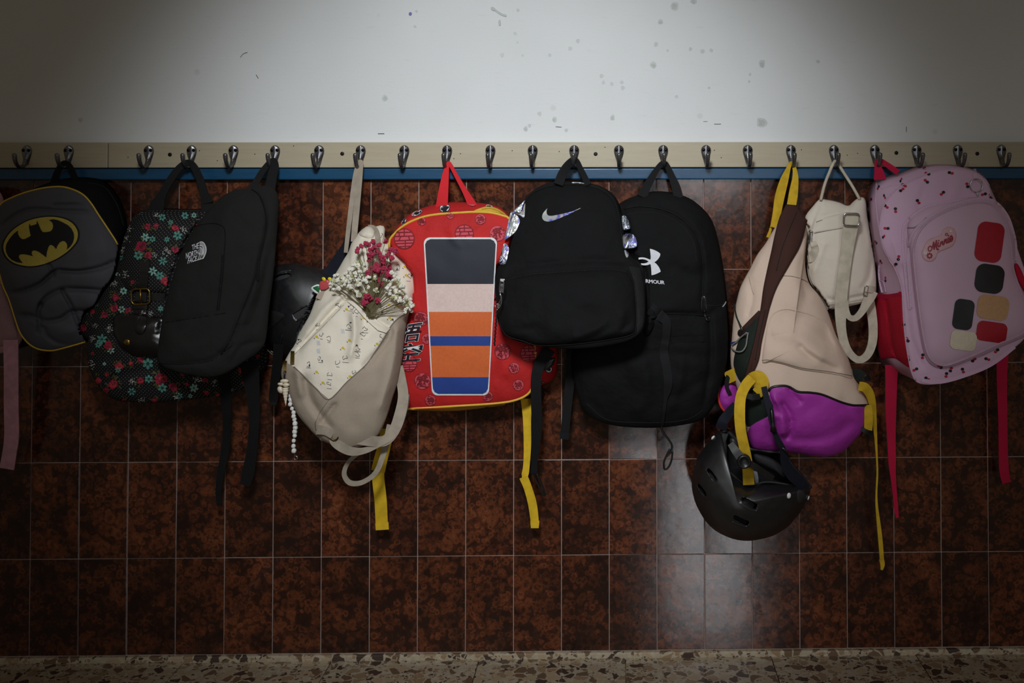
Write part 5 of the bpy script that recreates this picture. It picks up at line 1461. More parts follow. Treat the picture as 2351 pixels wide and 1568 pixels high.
v, f = frame_tube([P(x, y, .105) for x, y in cat(R1([(862, 1425), (845, 1460), (834, 1490), (838, 1522), (858, 1508), (872, 1470), (874, 1430)]), 4)], .0020, 8)
mesh_obj('cord_loop', v, f, M_BPLASTIC, cd)
strap('shoulder_strap', [(1312, 800, .05, 24), (1310, 860, .052, 22), (1304, 920, .05, 20), (1299, 970, .048, 20), (1296, 1005, .046, 20)], M_BSTRAP, t)
strap('strap_end', [(1297, 992, .048, 23), (1295, 1008, .048, 21)], M_BSTRAP, t, .004)
pad('side_bulge', R1([(742, 730), (775, 755), (800, 775), (805, 800), (780, 810), (790, 830), (770, 880), (745, 890), (735, 830)]), s, .014, M_BLACK, t, N=48, R=8, dfn=disp_fn(.004, 40, (), 3))

# ================================================================== BLACK BACKPACK WITH THE SHINY SWOOSH
def holo_mat():
    n = NT('iridescent silver foil'); co = n.coord()
    lw = n.node('ShaderNodeLayerWeight'); lw.inputs['Blend'].default_value = .4
    a = n.noise(co, 30, 2, .5); b = n.noise(co, 12, 3)
    f = n.math('FRACT', n.math('ADD', n.math('MULTIPLY', a.outputs['Fac'], 3.2), n.math('MULTIPLY', lw.outputs['Facing'], 1.6)))
    col = n.ramp(f, [(0, lin((220, 222, 226))), (.22, lin((238, 232, 204))), (.36, lin((178, 164, 222))), (.46, lin((120, 104, 226))), (.56, lin((150, 186, 214))), (.7, lin((228, 214, 226))), (.85, lin((196, 226, 214))), (1, lin((222, 222, 226)))])
    n.set(Base_Color=col, Metallic=.55, Roughness=.22, Normal=n.bump(b.outputs['Fac'], .8, .012))
    return n.m
M_HOLO = holo_mat()
t = thing('backpack', 'black backpack with an iridescent swoosh and shiny silver foil side strips', 'backpack', P(1318, 372, 0.0))
s = Surf(); set_limits()
no = R1([(165, 262), (190, 222), (240, 186), (300, 167), (355, 163), (420, 165), (480, 174), (540, 192), (588, 228), (615, 272), (630, 330), (640, 420), (650, 480), (680, 520), (722, 560), (740, 640), (746, 760), (736, 850), (692, 900), (600, 930), (450, 950), (300, 945), (160, 920), (90, 890), (50, 830), (42, 760), (35, 660), (36, 590), (60, 550), (88, 538), (100, 490), (118, 420), (140, 345)])
nb = plane((1140, 700, .090), (1480, 700, .125), (1310, 430, .050))
nd = plane((1140, 700, .155), (1480, 700, .185), (1310, 430, .090))
body('body', [([(x + 4, y - 3) for x, y in no], nb)], (no, nd), M_BLACK, t, s, puff=.022, p=3.2, q=.55, R=40, N=160,
     dfn=disp_fn(.004, 12, [(R1([(100, 590), (200, 555), (350, 540), (500, 530), (640, 540)]), 8, -.004)], 61))
zt = R1([(160, 300), (190, 232), (250, 192), (330, 174), (410, 172), (490, 182), (555, 208), (600, 255), (622, 330), (634, 420), (640, 480)])
seam('zip_seam', zt, s, .0016, M_SEAMB, t, off=.0006)
seam('top_edge', R1([(398, 164), (440, 166), (484, 175)]), s, .0016, M_HOLO, t, off=.002)
v, f = cap(R1([(82, 622), (200, 596), (350, 583), (500, 572), (640, 576), (672, 590), (690, 640), (700, 740), (700, 850), (680, 880), (600, 900), (420, 925), (250, 932), (170, 912), (85, 880), (55, 820), (52, 740), (66, 660)]), .16, .020, 4, .5, 140, 26, disp_fn(.005, 13, [(R1([(420, 900), (540, 840), (640, 790)]), 12, .005), (R1([(500, 900), (560, 860), (600, 800)]), 9, -.004), (R1([(100, 870), (220, 850)]), 10, -.004), (R1([(640, 860), (690, 820)]), 6, -.006)], 71), None, True, s, .006)
s.add(v, f); fp = mesh_obj('front_pocket', v, f, M_BLACK, t)
zipper(fp, R1([(88, 624), (200, 600), (350, 588), (500, 577), (600, 577), (665, 590)]), s, M_BLACK, M_ZIPB, 9)
seam('pocket_piping', R1([(665, 590), (690, 640), (702, 740), (702, 845), (684, 882), (600, 903), (420, 928), (250, 935), (165, 914), (85, 884), (54, 822)]), s, .0013, M_SEAMB, fp, off=.001)
print_('mesh_pocket', [R1([(668, 560), (720, 566), (738, 650), (742, 760), (732, 845), (706, 880), (706, 740), (696, 640), (680, 590)])], s, fabric('black mesh', (20, 20, 21), .7, weave=260), t, .001, 12)
for nm, q in (('foil_strip', [(176, 248), (160, 262), (128, 292), (118, 305), (150, 318), (172, 330), (176, 290)]), ('foil_strip', [(112, 302), (150, 335), (146, 365), (132, 395), (105, 420), (78, 434), (84, 410), (96, 350)]), ('foil_strip', [(78, 450), (100, 470), (96, 500), (84, 546), (52, 546), (58, 520), (70, 480)]),
              ('foil_strip', [(636, 325), (652, 322), (668, 350), (675, 378), (644, 386)]), ('foil_strip', [(640, 414), (690, 410), (706, 465), (660, 475), (645, 470)]), ('foil_strip', [(648, 482), (668, 500), (660, 520), (650, 505)])):
    v, f = cap(cat(R1(q), 3, True), .12, .002, 3, .5, 40, 8, disp_fn(.0018, 50, (), q[0][0]), None, False, s, .004)
    mesh_obj(nm, v, f, M_HOLO, t, 'shiny silver foil strip')
N3 = lambda pts: zm(pts, 1230, 460, 19.59)
sw = N3(cat([(528, 352), (495, 450), (490, 530), (505, 610), (550, 668), (620, 692), (760, 690), (1000, 645), (1250, 590), (1520, 530), (1750, 450), (2018, 335)], 3) + cat([(2010, 362), (1750, 492), (1520, 600), (1250, 725), (1000, 830), (800, 905), (640, 943), (510, 950), (400, 920), (320, 850), (288, 760), (298, 660), (350, 550), (430, 450)], 3))
print_('swoosh', [sw], s, M_HOLO, t, .0013, 5, label='iridescent silver swoosh')
strap('loop', [(1282, 424, .10, 22), (1290, 402, .085, 21), (1300, 384, .065, 19), (1311, 371, .046, 16), (1318, 366, .042, 13), (1325, 371, .045, 12), (1333, 388, .062, 13), (1344, 410, .085, 14), (1351, 425, .10, 15)], M_BSTRAP, t, .0028)
v, f, uv = strap_vf([(1154, 640, .19, 10), (1153, 655, .19, 12), (1152, 672, .19, 11)], .003, 5, s, .003); zp = mesh_obj('zip_pull', v, f, M_BPLASTIC, t, smooth=False)
v, f = frame_tube([P(x, y, .205) for x, y in rect_loop(1152, 658, 9, 26, 4, .5)], .0011, 8, True); mesh_obj('pull_frame', v, f, M_STEEL, zp, 'silver pull frame')
v, f = frame_tube([P(x, y, .205) for x, y in cat([(1148, 675), (1151, 684), (1147, 694), (1142, 702), (1144, 708), (1150, 700), (1152, 688), (1150, 676)], 3, True)], .0010, 8, True); mesh_obj('clasp', v, f, M_STEEL, t, 'silver swivel clasp')
v, f = frame_tube([P(x, y, .203) for x, y in cat([(1136, 700), (1146, 698), (1141, 712), (1136, 700)], 3)], .0009, 6); mesh_obj('split_ring', v, f, M_STEEL, t)
v, f = frame_tube([P(1141 - 6 * k / 40 + .8 * math.sin(k * 1.5), 710 + 84 * k / 40, .200) for k in range(41)], .0016, 6); mesh_obj('cord', v, f, M_BPLASTIC, t)
strap('shoulder_strap', [(1262, 800, .115, 30), (1250, 818, .115, 28), (1238, 838, .115, 26), (1231, 870, .112, 24), (1231, 920, .105, 24), (1233, 970, .095, 25), (1230, 1020, .085, 20), (1227, 1058, .078, 14), (1226, 1086, .074, 16)], M_BSTRAP, t)
v, f = frame_tube([P(x, y, .07) for x, y in cat([(1220, 1082), (1226, 1095), (1238, 1118), (1249, 1137), (1250, 1130), (1242, 1108), (1232, 1086)], 4)], .0020, 8); mesh_obj('cord_loop', v, f, M_BPLASTIC, t)
pad('ladder_buckle', [(1246, 836), (1262, 822), (1276, 820), (1272, 836), (1258, 850), (1248, 850)], Surf(), .004, M_BPLASTIC, t, N=32, R=5, d=.112, smooth=False)

# ================================================================== SMALL CANVAS BAG
M_CANV = fabric('off-white canvas', (224, 213, 198), .85, weave=800, wr=.55, vary=.05)
M_CSTRAP = webbing('off-white webbing', (212, 202, 182), .85)
Q2 = lambda pts: zm(pts, 1580, 340, 3.408)
C3 = lambda pts: zm(pts, 1560, 700, 2.529)
t = thing('small_backpack', 'small off-white canvas backpack on a thin cord, its straps facing out', 'bag', P(1916, 372, 0.0))
s = Surf(); set_limits((OL_BLUSH, .045))
co_ = [(1882, 457), (1895, 459), (1909, 461), (1928, 466), (1947, 473), (1960, 462), (1972, 454), (1983, 455), (1988, 469), (1991, 501), (1998, 530), (2003, 560), (2008, 604), (2011, 640), (2010, 677), (2001, 688), (1985, 695), (1947, 704), (1920, 709), (1895, 710), (1884, 692), (1872, 668), (1859, 645), (1853, 620), (1852, 604), (1845, 575), (1841, 548), (1844, 520), (1850, 495), (1864, 476)]
body('body', [([(x + 3, y - 2) for x, y in co_], .012)], (co_, plane((1850, 600, .040), (2000, 600, .045), (1920, 460, .035))), M_CANV, t, s, puff=.030, p=2.6, q=.6, N=130, R=34,
     dfn=disp_fn(.003, 16, [(Q2([(1040, 400), (1000, 490), (960, 620)]), 5, -.005), (Q2([(1060, 540), (1120, 520), (1230, 500)]), 4, -.004), (Q2([(960, 1000), (1010, 900), (1060, 760)]), 8, .004),
                            (Q2([(1090, 1180), (1180, 1190), (1300, 1170), (1440, 1140)]), 4, -.004), (Q2([(1380, 420), (1400, 600), (1430, 760)]), 6, .004), (Q2([(940, 960), (960, 1060), (1030, 1180)]), 6, -.005), (Q2([(1370, 1090), (1420, 1000), (1440, 900)]), 7, -.005), (Q2([(1000, 560), (980, 640), (990, 760)]), 5, .005)], 81))
seam('base_seam', Q2([(1040, 1210), (1150, 1222), (1280, 1212), (1450, 1180)]), s, .0009, M_CANV, t)
seam('top_stitch', Q2([(1000, 580), (1100, 545), (1210, 520)]), s, .0007, M_TBIND, t)
seam('top_stitch', Q2([(985, 668), (1100, 645), (1205, 628)]), s, .0007, M_TBIND, t)
pad('strap_flap', Q2([(975, 665), (1020, 590), (1070, 540), (1215, 505), (1225, 625), (1100, 645)]), s, .003, M_CANV, t, p=6, N=56, R=8, smooth=False)
v, f = frame_tube([P(x, y, d) for x, y, d in cat([(1884, 460, .045), (1893, 425, .045), (1904, 396, .044), (1913, 376, .042), (1918, 370, .041), (1924, 376, .042), (1938, 398, .044), (1956, 426, .045), (1974, 458, .045)], 5)], .0032, 8); mesh_obj('cord', v, f, M_CSTRAP, t)
strap('shoulder_strap', [(1955, 490, .09, 33), (1954, 515, .09, 33), (1951, 530, .09, 33), (1945, 570, .09, 29), (1938, 620, .09, 28), (1932, 670, .088, 28), (1930, 710, .082, 27), (1931, 750, .076, 22), (1938, 786, .070, 20), (1952, 812, .064, 17), (1972, 826, .058, 16), (1992, 814, .054, 18), (2003, 784, .05, 20), (2004, 745, .046, 21), (1999, 706, .04, 22), (1996, 690, .04, 22)], M_CSTRAP, t, .0026)
strap('shoulder_strap', [(1941, 690, .082, 12), (1943, 712, .08, 13), (1950, 728, .078, 13), (1964, 730, .074, 14), (1978, 716, .07, 16), (1988, 698, .068, 20), (1997, 682, .064, 24), (2004, 668, .06, 24)], M_CSTRAP, t, .0026)
strap('strap_anchor', [(1986, 662, .09, 14), (1998, 664, .08, 16), (2008, 666, .07, 16)], M_CSTRAP, t, .0026, lay=s, off=.003)
buckle('buckle', 1955, 504, 36, 28, 2, s, M_STEEL, t, .0017, .024, False, 'silver square strap buckle', d=.075)
buckle('side_buckle', 1862, 545, 6, 27, 4, s, M_STEEL, t, .0012, .003, False, 'silver side buckle')
strap('side_strap', [(1866, 555, .06, 14), (1872, 575, .06, 18), (1862, 590, .06, 22), (1848, 592, .055, 22)], M_CSTRAP, t, .0024, lay=s, off=.004)
buckle('side_buckle', 1988, 668, 8, 22, 10, s, M_STEEL, t, .0011, .004, False, 'silver side buckle')

# ================================================================== CREAM, BROWN AND PURPLE RUCKSACK
M_BLUSH = fabric('blush canvas', (214, 190, 172), .82, weave=900, wr=.5, vary=.04)
M_BROWN = fabric('brown strap cloth', (66, 40, 34), .85, weave=900, wr=.3)
M_PURP = fabric('purple nylon', (164, 52, 158), .55, weave=1200, wr=.7, vary=.12, spec=.35)
M_DGRN = fabric('dark green cloth', (30, 38, 32), .8)
M_YWEB = webbing('yellow strap webbing', (214, 174, 42), .8)
t = thing('rucksack', 'blush and purple rucksack with yellow straps and a wide brown shoulder strap', 'rucksack', P(1816, 372, 0.0))
s = Surf(); set_limits()
ko = [(1790, 506), (1806, 486), (1828, 490), (1846, 512), (1853, 535), (1848, 598), (1856, 648), (1879, 677), (1897, 707), (1908, 736), (1920, 770), (1934, 797), (1950, 830), (1960, 866), (1976, 890), (1994, 928), (1991, 953), (1980, 989), (1957, 1016), (1936, 1036), (1908, 1047), (1880, 1048), (1840, 1042), (1797, 1036), (1750, 1034), (1727, 1026), (1712, 985), (1704, 930), (1692, 890), (1680, 850), (1677, 815), (1680, 780), (1684, 730), (1691, 692), (1701, 657), (1721, 619), (1738, 586), (1757, 560), (1776, 528)]
kd = plane((1690, 850, .085), (1980, 900, .080), (1815, 500, .055))
kb = plane((1690, 850, .022), (1980, 900, .022), (1815, 500, .016))
kbo = body('body', [([(x, y - 2) for x, y in ko], kb)], (ko, kd), M_BLUSH, t, s, puff=.065, p=2.2, q=.62, N=160, R=44, c=(1812, 830),
     dfn=disp_fn(.004, 11, [(Q2([(900, 850), (880, 1000), (930, 1150)]), 8, -.005), (C3([(620, 60), (780, 100), (880, 200)]), 12, -.006), (C3([(560, 160), (700, 200), (820, 300)]), 14, .005), (C3([(700, 240), (760, 300), (900, 380)]), 8, -.004),
                            (C3([(600, 580), (640, 640), (650, 720), (630, 770)]), 6, -.012), (C3([(560, 560), (600, 640), (600, 740)]), 8, .006), (C3([(640, 500), (700, 560)]), 6, -.006), (C3([(560, 800), (700, 790), (880, 760), (1000, 700)]), 14, -.006), (C3([(700, 830), (850, 840), (960, 800)]), 12, .005),
                            (C3([(940, 560), (1000, 620), (1080, 640)]), 8, -.004), (Q2([(480, 1030), (500, 1180), (470, 1300)]), 6, -.005), (Q2([(590, 760), (540, 900), (500, 1000)]), 7, .005)], 91))
# purple base
pu = C3([(520, 500), (540, 478), (600, 470), (640, 478), (690, 505), (760, 510), (830, 522), (930, 562), (1000, 582), (1050, 584), (1096, 582), (1086, 640), (1058, 730), (1004, 795), (950, 842), (880, 872), (800, 872), (700, 858), (600, 848), (480, 840), (428, 826), (405, 740), (410, 705), (470, 665), (522, 642), (545, 590), (530, 540)])
recolour(kbo, [C3([(524, 510), (545, 490), (600, 482), (640, 490), (690, 517), (760, 522), (830, 534), (930, 574), (1000, 592), (1130, 592), (1130, 760), (1000, 950), (400, 900), (380, 740), (420, 710), (522, 652)])], M_PURP)
v, f = cap(pu, .13, .004, 8, .5, 150, 30, disp_fn(.003, 16, [(C3([(520, 640), (590, 660), (600, 740)]), 8, .006), (C3([(540, 540), (600, 600), (640, 650)]), 8, .005)], 13), (1845, 965), True, s, .004)
s.add(v, f); mesh_obj('purple_base', v, f, M_PURP, t, 'bright purple nylon base')
seam('base_piping', C3([(520, 500), (540, 478), (600, 470), (640, 478), (690, 505), (760, 510), (830, 522), (930, 562), (1000, 582), (1050, 584), (1098, 582)]), s, .0026, M_BPLASTIC, t, off=.001)
# flap with hem
fl = C3([(480, 330), (520, 330), (600, 346), (700, 376), (780, 388), (850, 397), (930, 410), (1006, 426), (990, 340), (950, 270), (900, 180), (860, 110), (780, 60), (680, 30), (600, 20), (530, 60), (500, 180)])
_fd = disp_fn(.003, 14, [(C3([(600, 100), (760, 150), (880, 250)]), 12, -.005), (C3([(700, 250), (780, 310), (920, 370)]), 7, -.004)], 17)
v, f = cap(fl, .12, .010, 5, .5, 120, 26, lambda x, y: _fd(x, y) - .016 * (1 - max(0, min(1, (y - 735) / 70))), None, True, s, .006)
s.add(v, f); mesh_obj('flap', v, f, M_BLUSH, t)
seam('flap_hem', C3([(480, 322), (520, 320), (600, 336), (700, 364), (780, 376), (850, 385), (930, 398), (1000, 412)]), s, .0007, M_TBIND, t)
seam('cross_seam', Q2([(740, 1000), (820, 1005), (900, 1030), (950, 1060)]), s, .0007, M_TBIND, t)
seam('side_seam', Q2([(475, 1010), (500, 1110), (515, 1150)]), s, .0005, M_TBIND, t)
seam('side_seam', Q2([(365, 1230), (375, 1310), (400, 1370), (415, 1400)]), s, .0016, M_DGRN, t, off=.002)
# dark green side pocket with brown edge, cord and toggle
gp_ = [(1709, 750), (1728, 732), (1746, 716), (1742, 760), (1734, 800), (1724, 850), (1712, 886), (1696, 872), (1684, 838), (1690, 800), (1700, 772)]
pad('side_pocket', gp_, s, .008, M_DGRN, t, N=64, R=10)
strap('pocket_binding', [(1706, 756, .1, 9), (1724, 738, .1, 10), (1746, 716, .1, 10)], M_BROWN, t, .003, lay=s, off=.002)
pad('lower_side_panel', C3([(375, 520), (400, 480), (470, 500), (520, 540), (545, 600), (515, 645), (450, 680), (395, 708), (378, 640)]), s, .005, M_DGRN, t, N=64, R=10)
M_CORDW = plain('speckled cord', (128, 128, 124), .8, bscale=900)
v, f = frame_tube([P(x, y, s.dn(x, y) + .008) for x, y in cat(C3([(398, 160), (392, 200), (385, 240), (365, 268), (335, 272), (308, 255), (305, 235), (330, 215), (360, 185), (392, 160)]), 4)], .0016, 7); mesh_obj('elastic_cord', v, f, M_CORDW, t, 'grey speckled elastic cord')
pad('toggle', C3([(355, 140), (385, 150), (400, 158), (390, 185), (360, 190), (338, 175), (340, 150)]), s, .010, plain('dark brown toggle', (44, 34, 32), .45), t, N=32, R=6)
seam('cord_run', C3([(318, 0), (330, 60), (350, 120), (362, 150)]), s, .0015, M_DGRN, t, off=.003)
strap('side_tab', [(1668, 868, .085, 27), (1690, 858, .100, 28), (1715, 848, .115, 28)], M_YWEB, t, .003)
pad('blue_label', [(1677, 786), (1690, 783), (1690, 790), (1678, 793)], s, .002, plain('royal blue tape', (40, 56, 130), .7), t, N=24, R=4, smooth=False)
v, f = cap([(1650, 902), (1662, 884), (1680, 878), (1692, 892), (1694, 918), (1684, 940), (1668, 946), (1654, 930)], .07, .018, 2.4, .6, 48, 10, disp_fn(.003, 40, (), 5)); mesh_obj('purple_bulge', v, f, M_PURP, t)
v, f = frame_tube([P(x, y, .074) for x, y in cat([(1652, 888), (1649, 908), (1654, 930), (1664, 944), (1674, 948)], 4)], .0026, 8); mesh_obj('red_piping', v, f, plain('red piping', (196, 52, 40), .5), t)
strap('web_strap', [(1672, 862, .09, 10), (1668, 885, .092, 9), (1676, 905, .094, 9)], M_BSTRAP, t)
# yellow hanging loop
strap('hanging_loop', [(1776, 522, .048, 16), (1783, 492, .052, 19), (1790, 452, .052, 22), (1800, 415, .049, 19), (1811, 384, .044, 9), (1816, 373, .041, 6), (1822, 380, .043, 7), (1826, 405, .050, 13), (1822, 440, .060, 20), (1817, 472, .070, 21)], M_YWEB, t, .0024)
strap('frayed_end', [(1772, 512, .04, 3), (1768, 530, .04, 6), (1763, 545, .038, 8)], M_YWEB, t)
# wide brown shoulder strap folded over the front
bl = [(1806, 469), (1791, 498), (1780, 538), (1772, 575), (1762, 619), (1753, 663), (1747, 707), (1739, 750), (1730, 791), (1717, 840), (1706, 874)]
br = [(1828, 471), (1850, 502), (1853, 510), (1838, 563), (1815, 604), (1785, 657), (1769, 701), (1758, 745), (1749, 785), (1741, 830), (1720, 874)]
pts = []
for (ax, ay), (bx, by) in zip(bl, br):
    mx, my = (ax + bx) / 2, (ay + by) / 2
    pts.append((mx, my, .13, math.hypot(bx - ax, by - ay)))
V, UV, Fc = [], [], []
lq, rq = cat(bl, 6), cat(br, 6); nl = len(lq); NW = 8
for i, (a, b) in enumerate(zip(lq, rq)):
    for k in range(NW + 1):
        u = k / NW; x, y = a[0] + (b[0] - a[0]) * u, a[1] + (b[1] - a[1]) * u
        d = s.dn(x, y, .075)
        if y < 560: d = max(d, .085)
        V.append(P(x, y, d + .005 + .004 * math.sin(math.pi * u) ** .5)); UV.append((u, i * .006))
for i in range(nl - 1):
    for k in range(NW):
        a = i * (NW + 1) + k; Fc.append((a, a + 1, a + NW + 2, a + NW + 1))
nb_ = len(V)
for i in range(nl):
    for k in (0, NW): V.append(V[i * (NW + 1) + k] + Vector((0, .006, 0))); UV.append((k / NW, i * .006))
for i in range(nl - 1):
    a, b = nb_ + 2 * i, nb_ + 2 * i + 2
    Fc += [(i * (NW + 1), (i + 1) * (NW + 1), b, a), (i * (NW + 1) + NW, a + 1, b + 1, (i + 1) * (NW + 1) + NW), (a, b, b + 1, a + 1)]
Fc += [tuple(range(NW + 1)) + (nb_ + 1, nb_), tuple((nl - 1) * (NW + 1) + k for k in range(NW, -1, -1)) + (nb_ + 2 * nl - 2, nb_ + 2 * nl - 1)]
mesh_obj('brown_strap', V, Fc, M_BROWN, t, 'wide dark brown shoulder strap', uvs=UV)
sb = Surf(); sb.add(V, Fc)
seam('strap_stitch', Q2([(850, 500), (790, 640), (730, 800), (690, 960)]), sb, .0007, M_DGRN, t, off=.0006)
seam('strap_stitch', C3([(498, 30), (465, 180), (440, 320)]), sb, .0007, M_DGRN, t, off=.0006)
# yellow straps at the bottom
strap('compression_strap', [(1726, 873, .145, 34), (1740, 868, .155, 34), (1750, 876, .158, 30), (1747, 892, .156, 28), (1738, 903, .152, 26)], M_YWEB, t, .003)
strap('buckle_bar', [(1708, 906, .160, 12), (1726, 911, .162, 13), (1744, 910, .160, 12)], M_BPLASTIC, t, .005)
ys = strap('helmet_strap', [(1726, 868, .150, 24), (1712, 885, .160, 24), (1701, 910, .172, 24), (1698, 945, .186, 25), (1700, 985, .188, 24), (1707, 1020, .182, 24), (1713, 1048, .174, 24), (1717, 1080, .162, 25), (1719, 1112, .142, 26)], M_YWEB, t, .0026)
strap('compression_strap', [(1972, 886, .115, 20), (1986, 890, .112, 22), (1997, 905, .105, 20), (2003, 928, .095, 16), (2007, 960, .08, 11), (2010, 1000, .065, 7), (2013, 1050, .055, 4), (2014, 1090, .05, 4), (2012, 1130, .048, 4), (2013, 1165, .048, 6), (2018, 1210, .046, 9), (2022, 1250, .044, 10), (2025, 1292, .043, 9), (2025, 1306, .043, 6)], M_YWEB, t, .0022)
strap('strap_tip', [(2024, 1284, .045, 11), (2026, 1296, .045, 10), (2024, 1308, .045, 5)], M_YWEB, t, .003)
strap('compression_strap', [(1992, 930, .10, 16), (1994, 955, .098, 20), (1993, 988, .09, 18)], M_YWEB, t, .0026)
strap('buckle_bar', [(1977, 984, .095, 9), (1992, 992, .095, 10), (2003, 993, .09, 9)], M_BPLASTIC, t, .005)
strap('buckle_bar', [(1983, 872, .115, 9), (1991, 868, .112, 14), (1996, 866, .108, 8)], M_BPLASTIC, t, .005)
strap('back_tab', [(1955, 858, .05, 22), (1970, 860, .06, 26), (1984, 868, .065, 18)], M_DGRN, t, .003)
wb = strap('web_strap', [(1754, 888, .160, 13), (1760, 915, .170, 14), (1768, 945, .176, 15), (1774, 975, .178, 12)], M_NAVY, t, .0026)
pad('side_release_clip', C3([(528, 600), (545, 605), (552, 650), (556, 700), (566, 735), (545, 742), (527, 735), (530, 690), (524, 640)]), Surf(), .008, M_BPLASTIC, t, N=40, R=8, d=.178)

# ================================================================== HANGING HELMET
Z7 = lambda pts: zm(pts, 1580, 940, 4.9)
t = thing('helmet', 'matte black cycle helmet hanging upside down by a yellow strap under the purple rucksack', 'helmet', P(1725, 1000, 0.10))
s = Surf()
rim = [(370, 262), (358, 330), (372, 420), (388, 500), (398, 580), (410, 640), (440, 685), (480, 722), (540, 775), (600, 822), (645, 846), (690, 860), (740, 856), (800, 836), (860, 822), (930, 822), (1000, 830), (1080, 842), (1140, 852), (1220, 862), (1300, 870), (1375, 885)]
outr = [(1372, 930), (1350, 990), (1320, 1045), (1290, 1110), (1250, 1172), (1150, 1292), (1080, 1350), (1000, 1400), (930, 1430), (850, 1452), (700, 1478), (560, 1470), (430, 1430), (300, 1360), (200, 1262), (130, 1152), (85, 1060), (60, 980), (44, 900), (40, 850), (44, 780), (52, 720), (70, 635), (92, 560), (120, 510), (152, 465), (200, 398), (250, 330), (290, 285), (335, 252)]
hp = Z7(cat(rim, 2) + cat(outr, 2))
c_ = Z7([(560, 1080)])[0]
hd = plane((1600, 1100, .085), (1850, 1100, .080), (1720, 1230, .080))
N_ = 170
ca, fa = cap(hp, hd, .105, 2.0, .5, N_, 30, None, c_, False)
# the rim edge stands out towards the viewer: lift rim vertices along the opening
r_, _c = ring(hp, N_, c_, False)
ci, fi = cap([(c_[0] + (x - c_[0]) * .985, c_[1] + (y - c_[1]) * .985) for x, y in r_], hd, .099, 2.0, .5, N_, 30, None, c_, False)
o = len(ca); V = ca + ci
F_ = fa + [tuple(o + i for i in reversed(g)) for g in fi] + [(i, o + i, o + (i + 1) % N_, (i + 1) % N_) for i in range(N_)]
bm = bmesh.new(); vs = [bm.verts.new(v) for v in V]
for g in F_: bm.faces.new([vs[i] for i in g])
bmesh.ops.recalc_face_normals(bm, faces=bm.faces); bm.verts.index_update()
F_ = [tuple(v.index for v in g.verts) for g in bm.faces]; bm.free()
sh = mesh_obj('shell', V, F_, M_SHELL, t)
s.add(ca, fa)
vents = [Z7([(592, 1008), (612, 985), (640, 992), (720, 1035), (778, 1066), (774, 1095), (755, 1128), (700, 1112), (620, 1060)]), Z7([(508, 1232), (512, 1195), (530, 1188), (600, 1222), (684, 1258), (682, 1290), (664, 1308), (590, 1280)]),
         Z7([(205, 680), (232, 662), (270, 700), (316, 770), (318, 800), (292, 808), (250, 760)]), Z7([(104, 858), (116, 832), (150, 868), (196, 930), (204, 975), (180, 968), (130, 910)])]
carve(sh, vents, 0.0, 0.40)
for q in ([(560, 1050), (620, 1092), (700, 1130), (760, 1142), (785, 1110)], [(495, 1262), (560, 1292), (650, 1316), (686, 1290)]):
    seam('vent_lip', Z7(q), s, .0014, M_SHELL, sh, off=.0002)
# foam liner behind the vents and inside the bowl
li = [(c_[0] + (x - c_[0]) * .97, c_[1] + (y - c_[1]) * .97) for x, y in r_]
v, f = cap(li, lambda x, y: hd(x, y) - .006, .084, 2.0, .5, N_, 22, None, c_, False); mesh_obj('foam_liner', v, f, M_LINER, t)
rim_px = Z7(cat(rim, 2))
back_px = Z7(cat([(1365, 890), (1330, 830), (1270, 760), (1180, 660), (1110, 560), (1080, 500), (1000, 470), (900, 470), (800, 450), (700, 440), (600, 380), (520, 320), (470, 270), (420, 245), (370, 258)], 2))
bowl = rim_px + back_px[1:-1]
v, f = cap(bowl, lambda x, y: .075, -.055, 2.2, .6, 130, 20, disp_fn(.006, 30, (), 4), Z7([(760, 640)])[0], False); mesh_obj('bowl_liner', v, f, M_LINER, t)
sbw = Surf(); sbw.add(v, f)
v, f = frame_tube([P(x, y, hd(x, y) + .003) for x, y in rim_px], .0026, 8); mesh_obj('rim_edge', v, f, M_FOAM, t)
v, f = frame_tube([P(x, y, .07) for x, y in back_px], .006, 8); mesh_obj('back_rim', v, f, M_SHELL, t)
# padding pieces, fit dial and its arms
for q in ([(372, 270), (420, 258), (460, 262), (430, 330), (440, 450), (430, 560), (410, 620), (395, 520), (372, 400)], [(740, 500), (860, 520), (960, 560), (1060, 640), (1110, 720), (1080, 770), (980, 700), (860, 640), (760, 580)]):
    v, f = cap(Z7(q), .082, .008, 3, .6, 48, 8, None, None, True, None, .01); mesh_obj('pad', v, f, M_FOAM if q[0][0] == 372 else M_LINER, t)
M_DIAL = plain('dark grey plastic', (44, 43, 42), .45)
strap('fit_arm', [(*Z7([(478, 385)])[0], .184, 15), (*Z7([(530, 460)])[0], .192, 18), (*Z7([(575, 520)])[0], .195, 20), (*Z7([(620, 560)])[0], .197, 22)], M_DIAL, t, .005)
strap('fit_arm', [(*Z7([(690, 610)])[0], .197, 15), (*Z7([(760, 650)])[0], .186, 14), (*Z7([(840, 705)])[0], .165, 14), (*Z7([(950, 770)])[0], .14, 12)], M_DIAL, t, .005)
cc = P(*Z7([(630, 588)])[0], .200)
v, f = lathe_vf(cc + Vector((0, .008, 0)), (0, -1, 0), [(0, .0135), (.008, .0135), (.0105, .012), (.011, .0095), (.0100, .009), (.0100, .002)], 26); dl = mesh_obj('fit_dial', v, f, M_BPLASTIC, t)
pad('fit_arm_root', Z7([(470, 330), (520, 320), (570, 390), (575, 440), (540, 410), (500, 380), (475, 400)]), Surf(), .008, M_DIAL, t, N=36, R=6, d=.165)
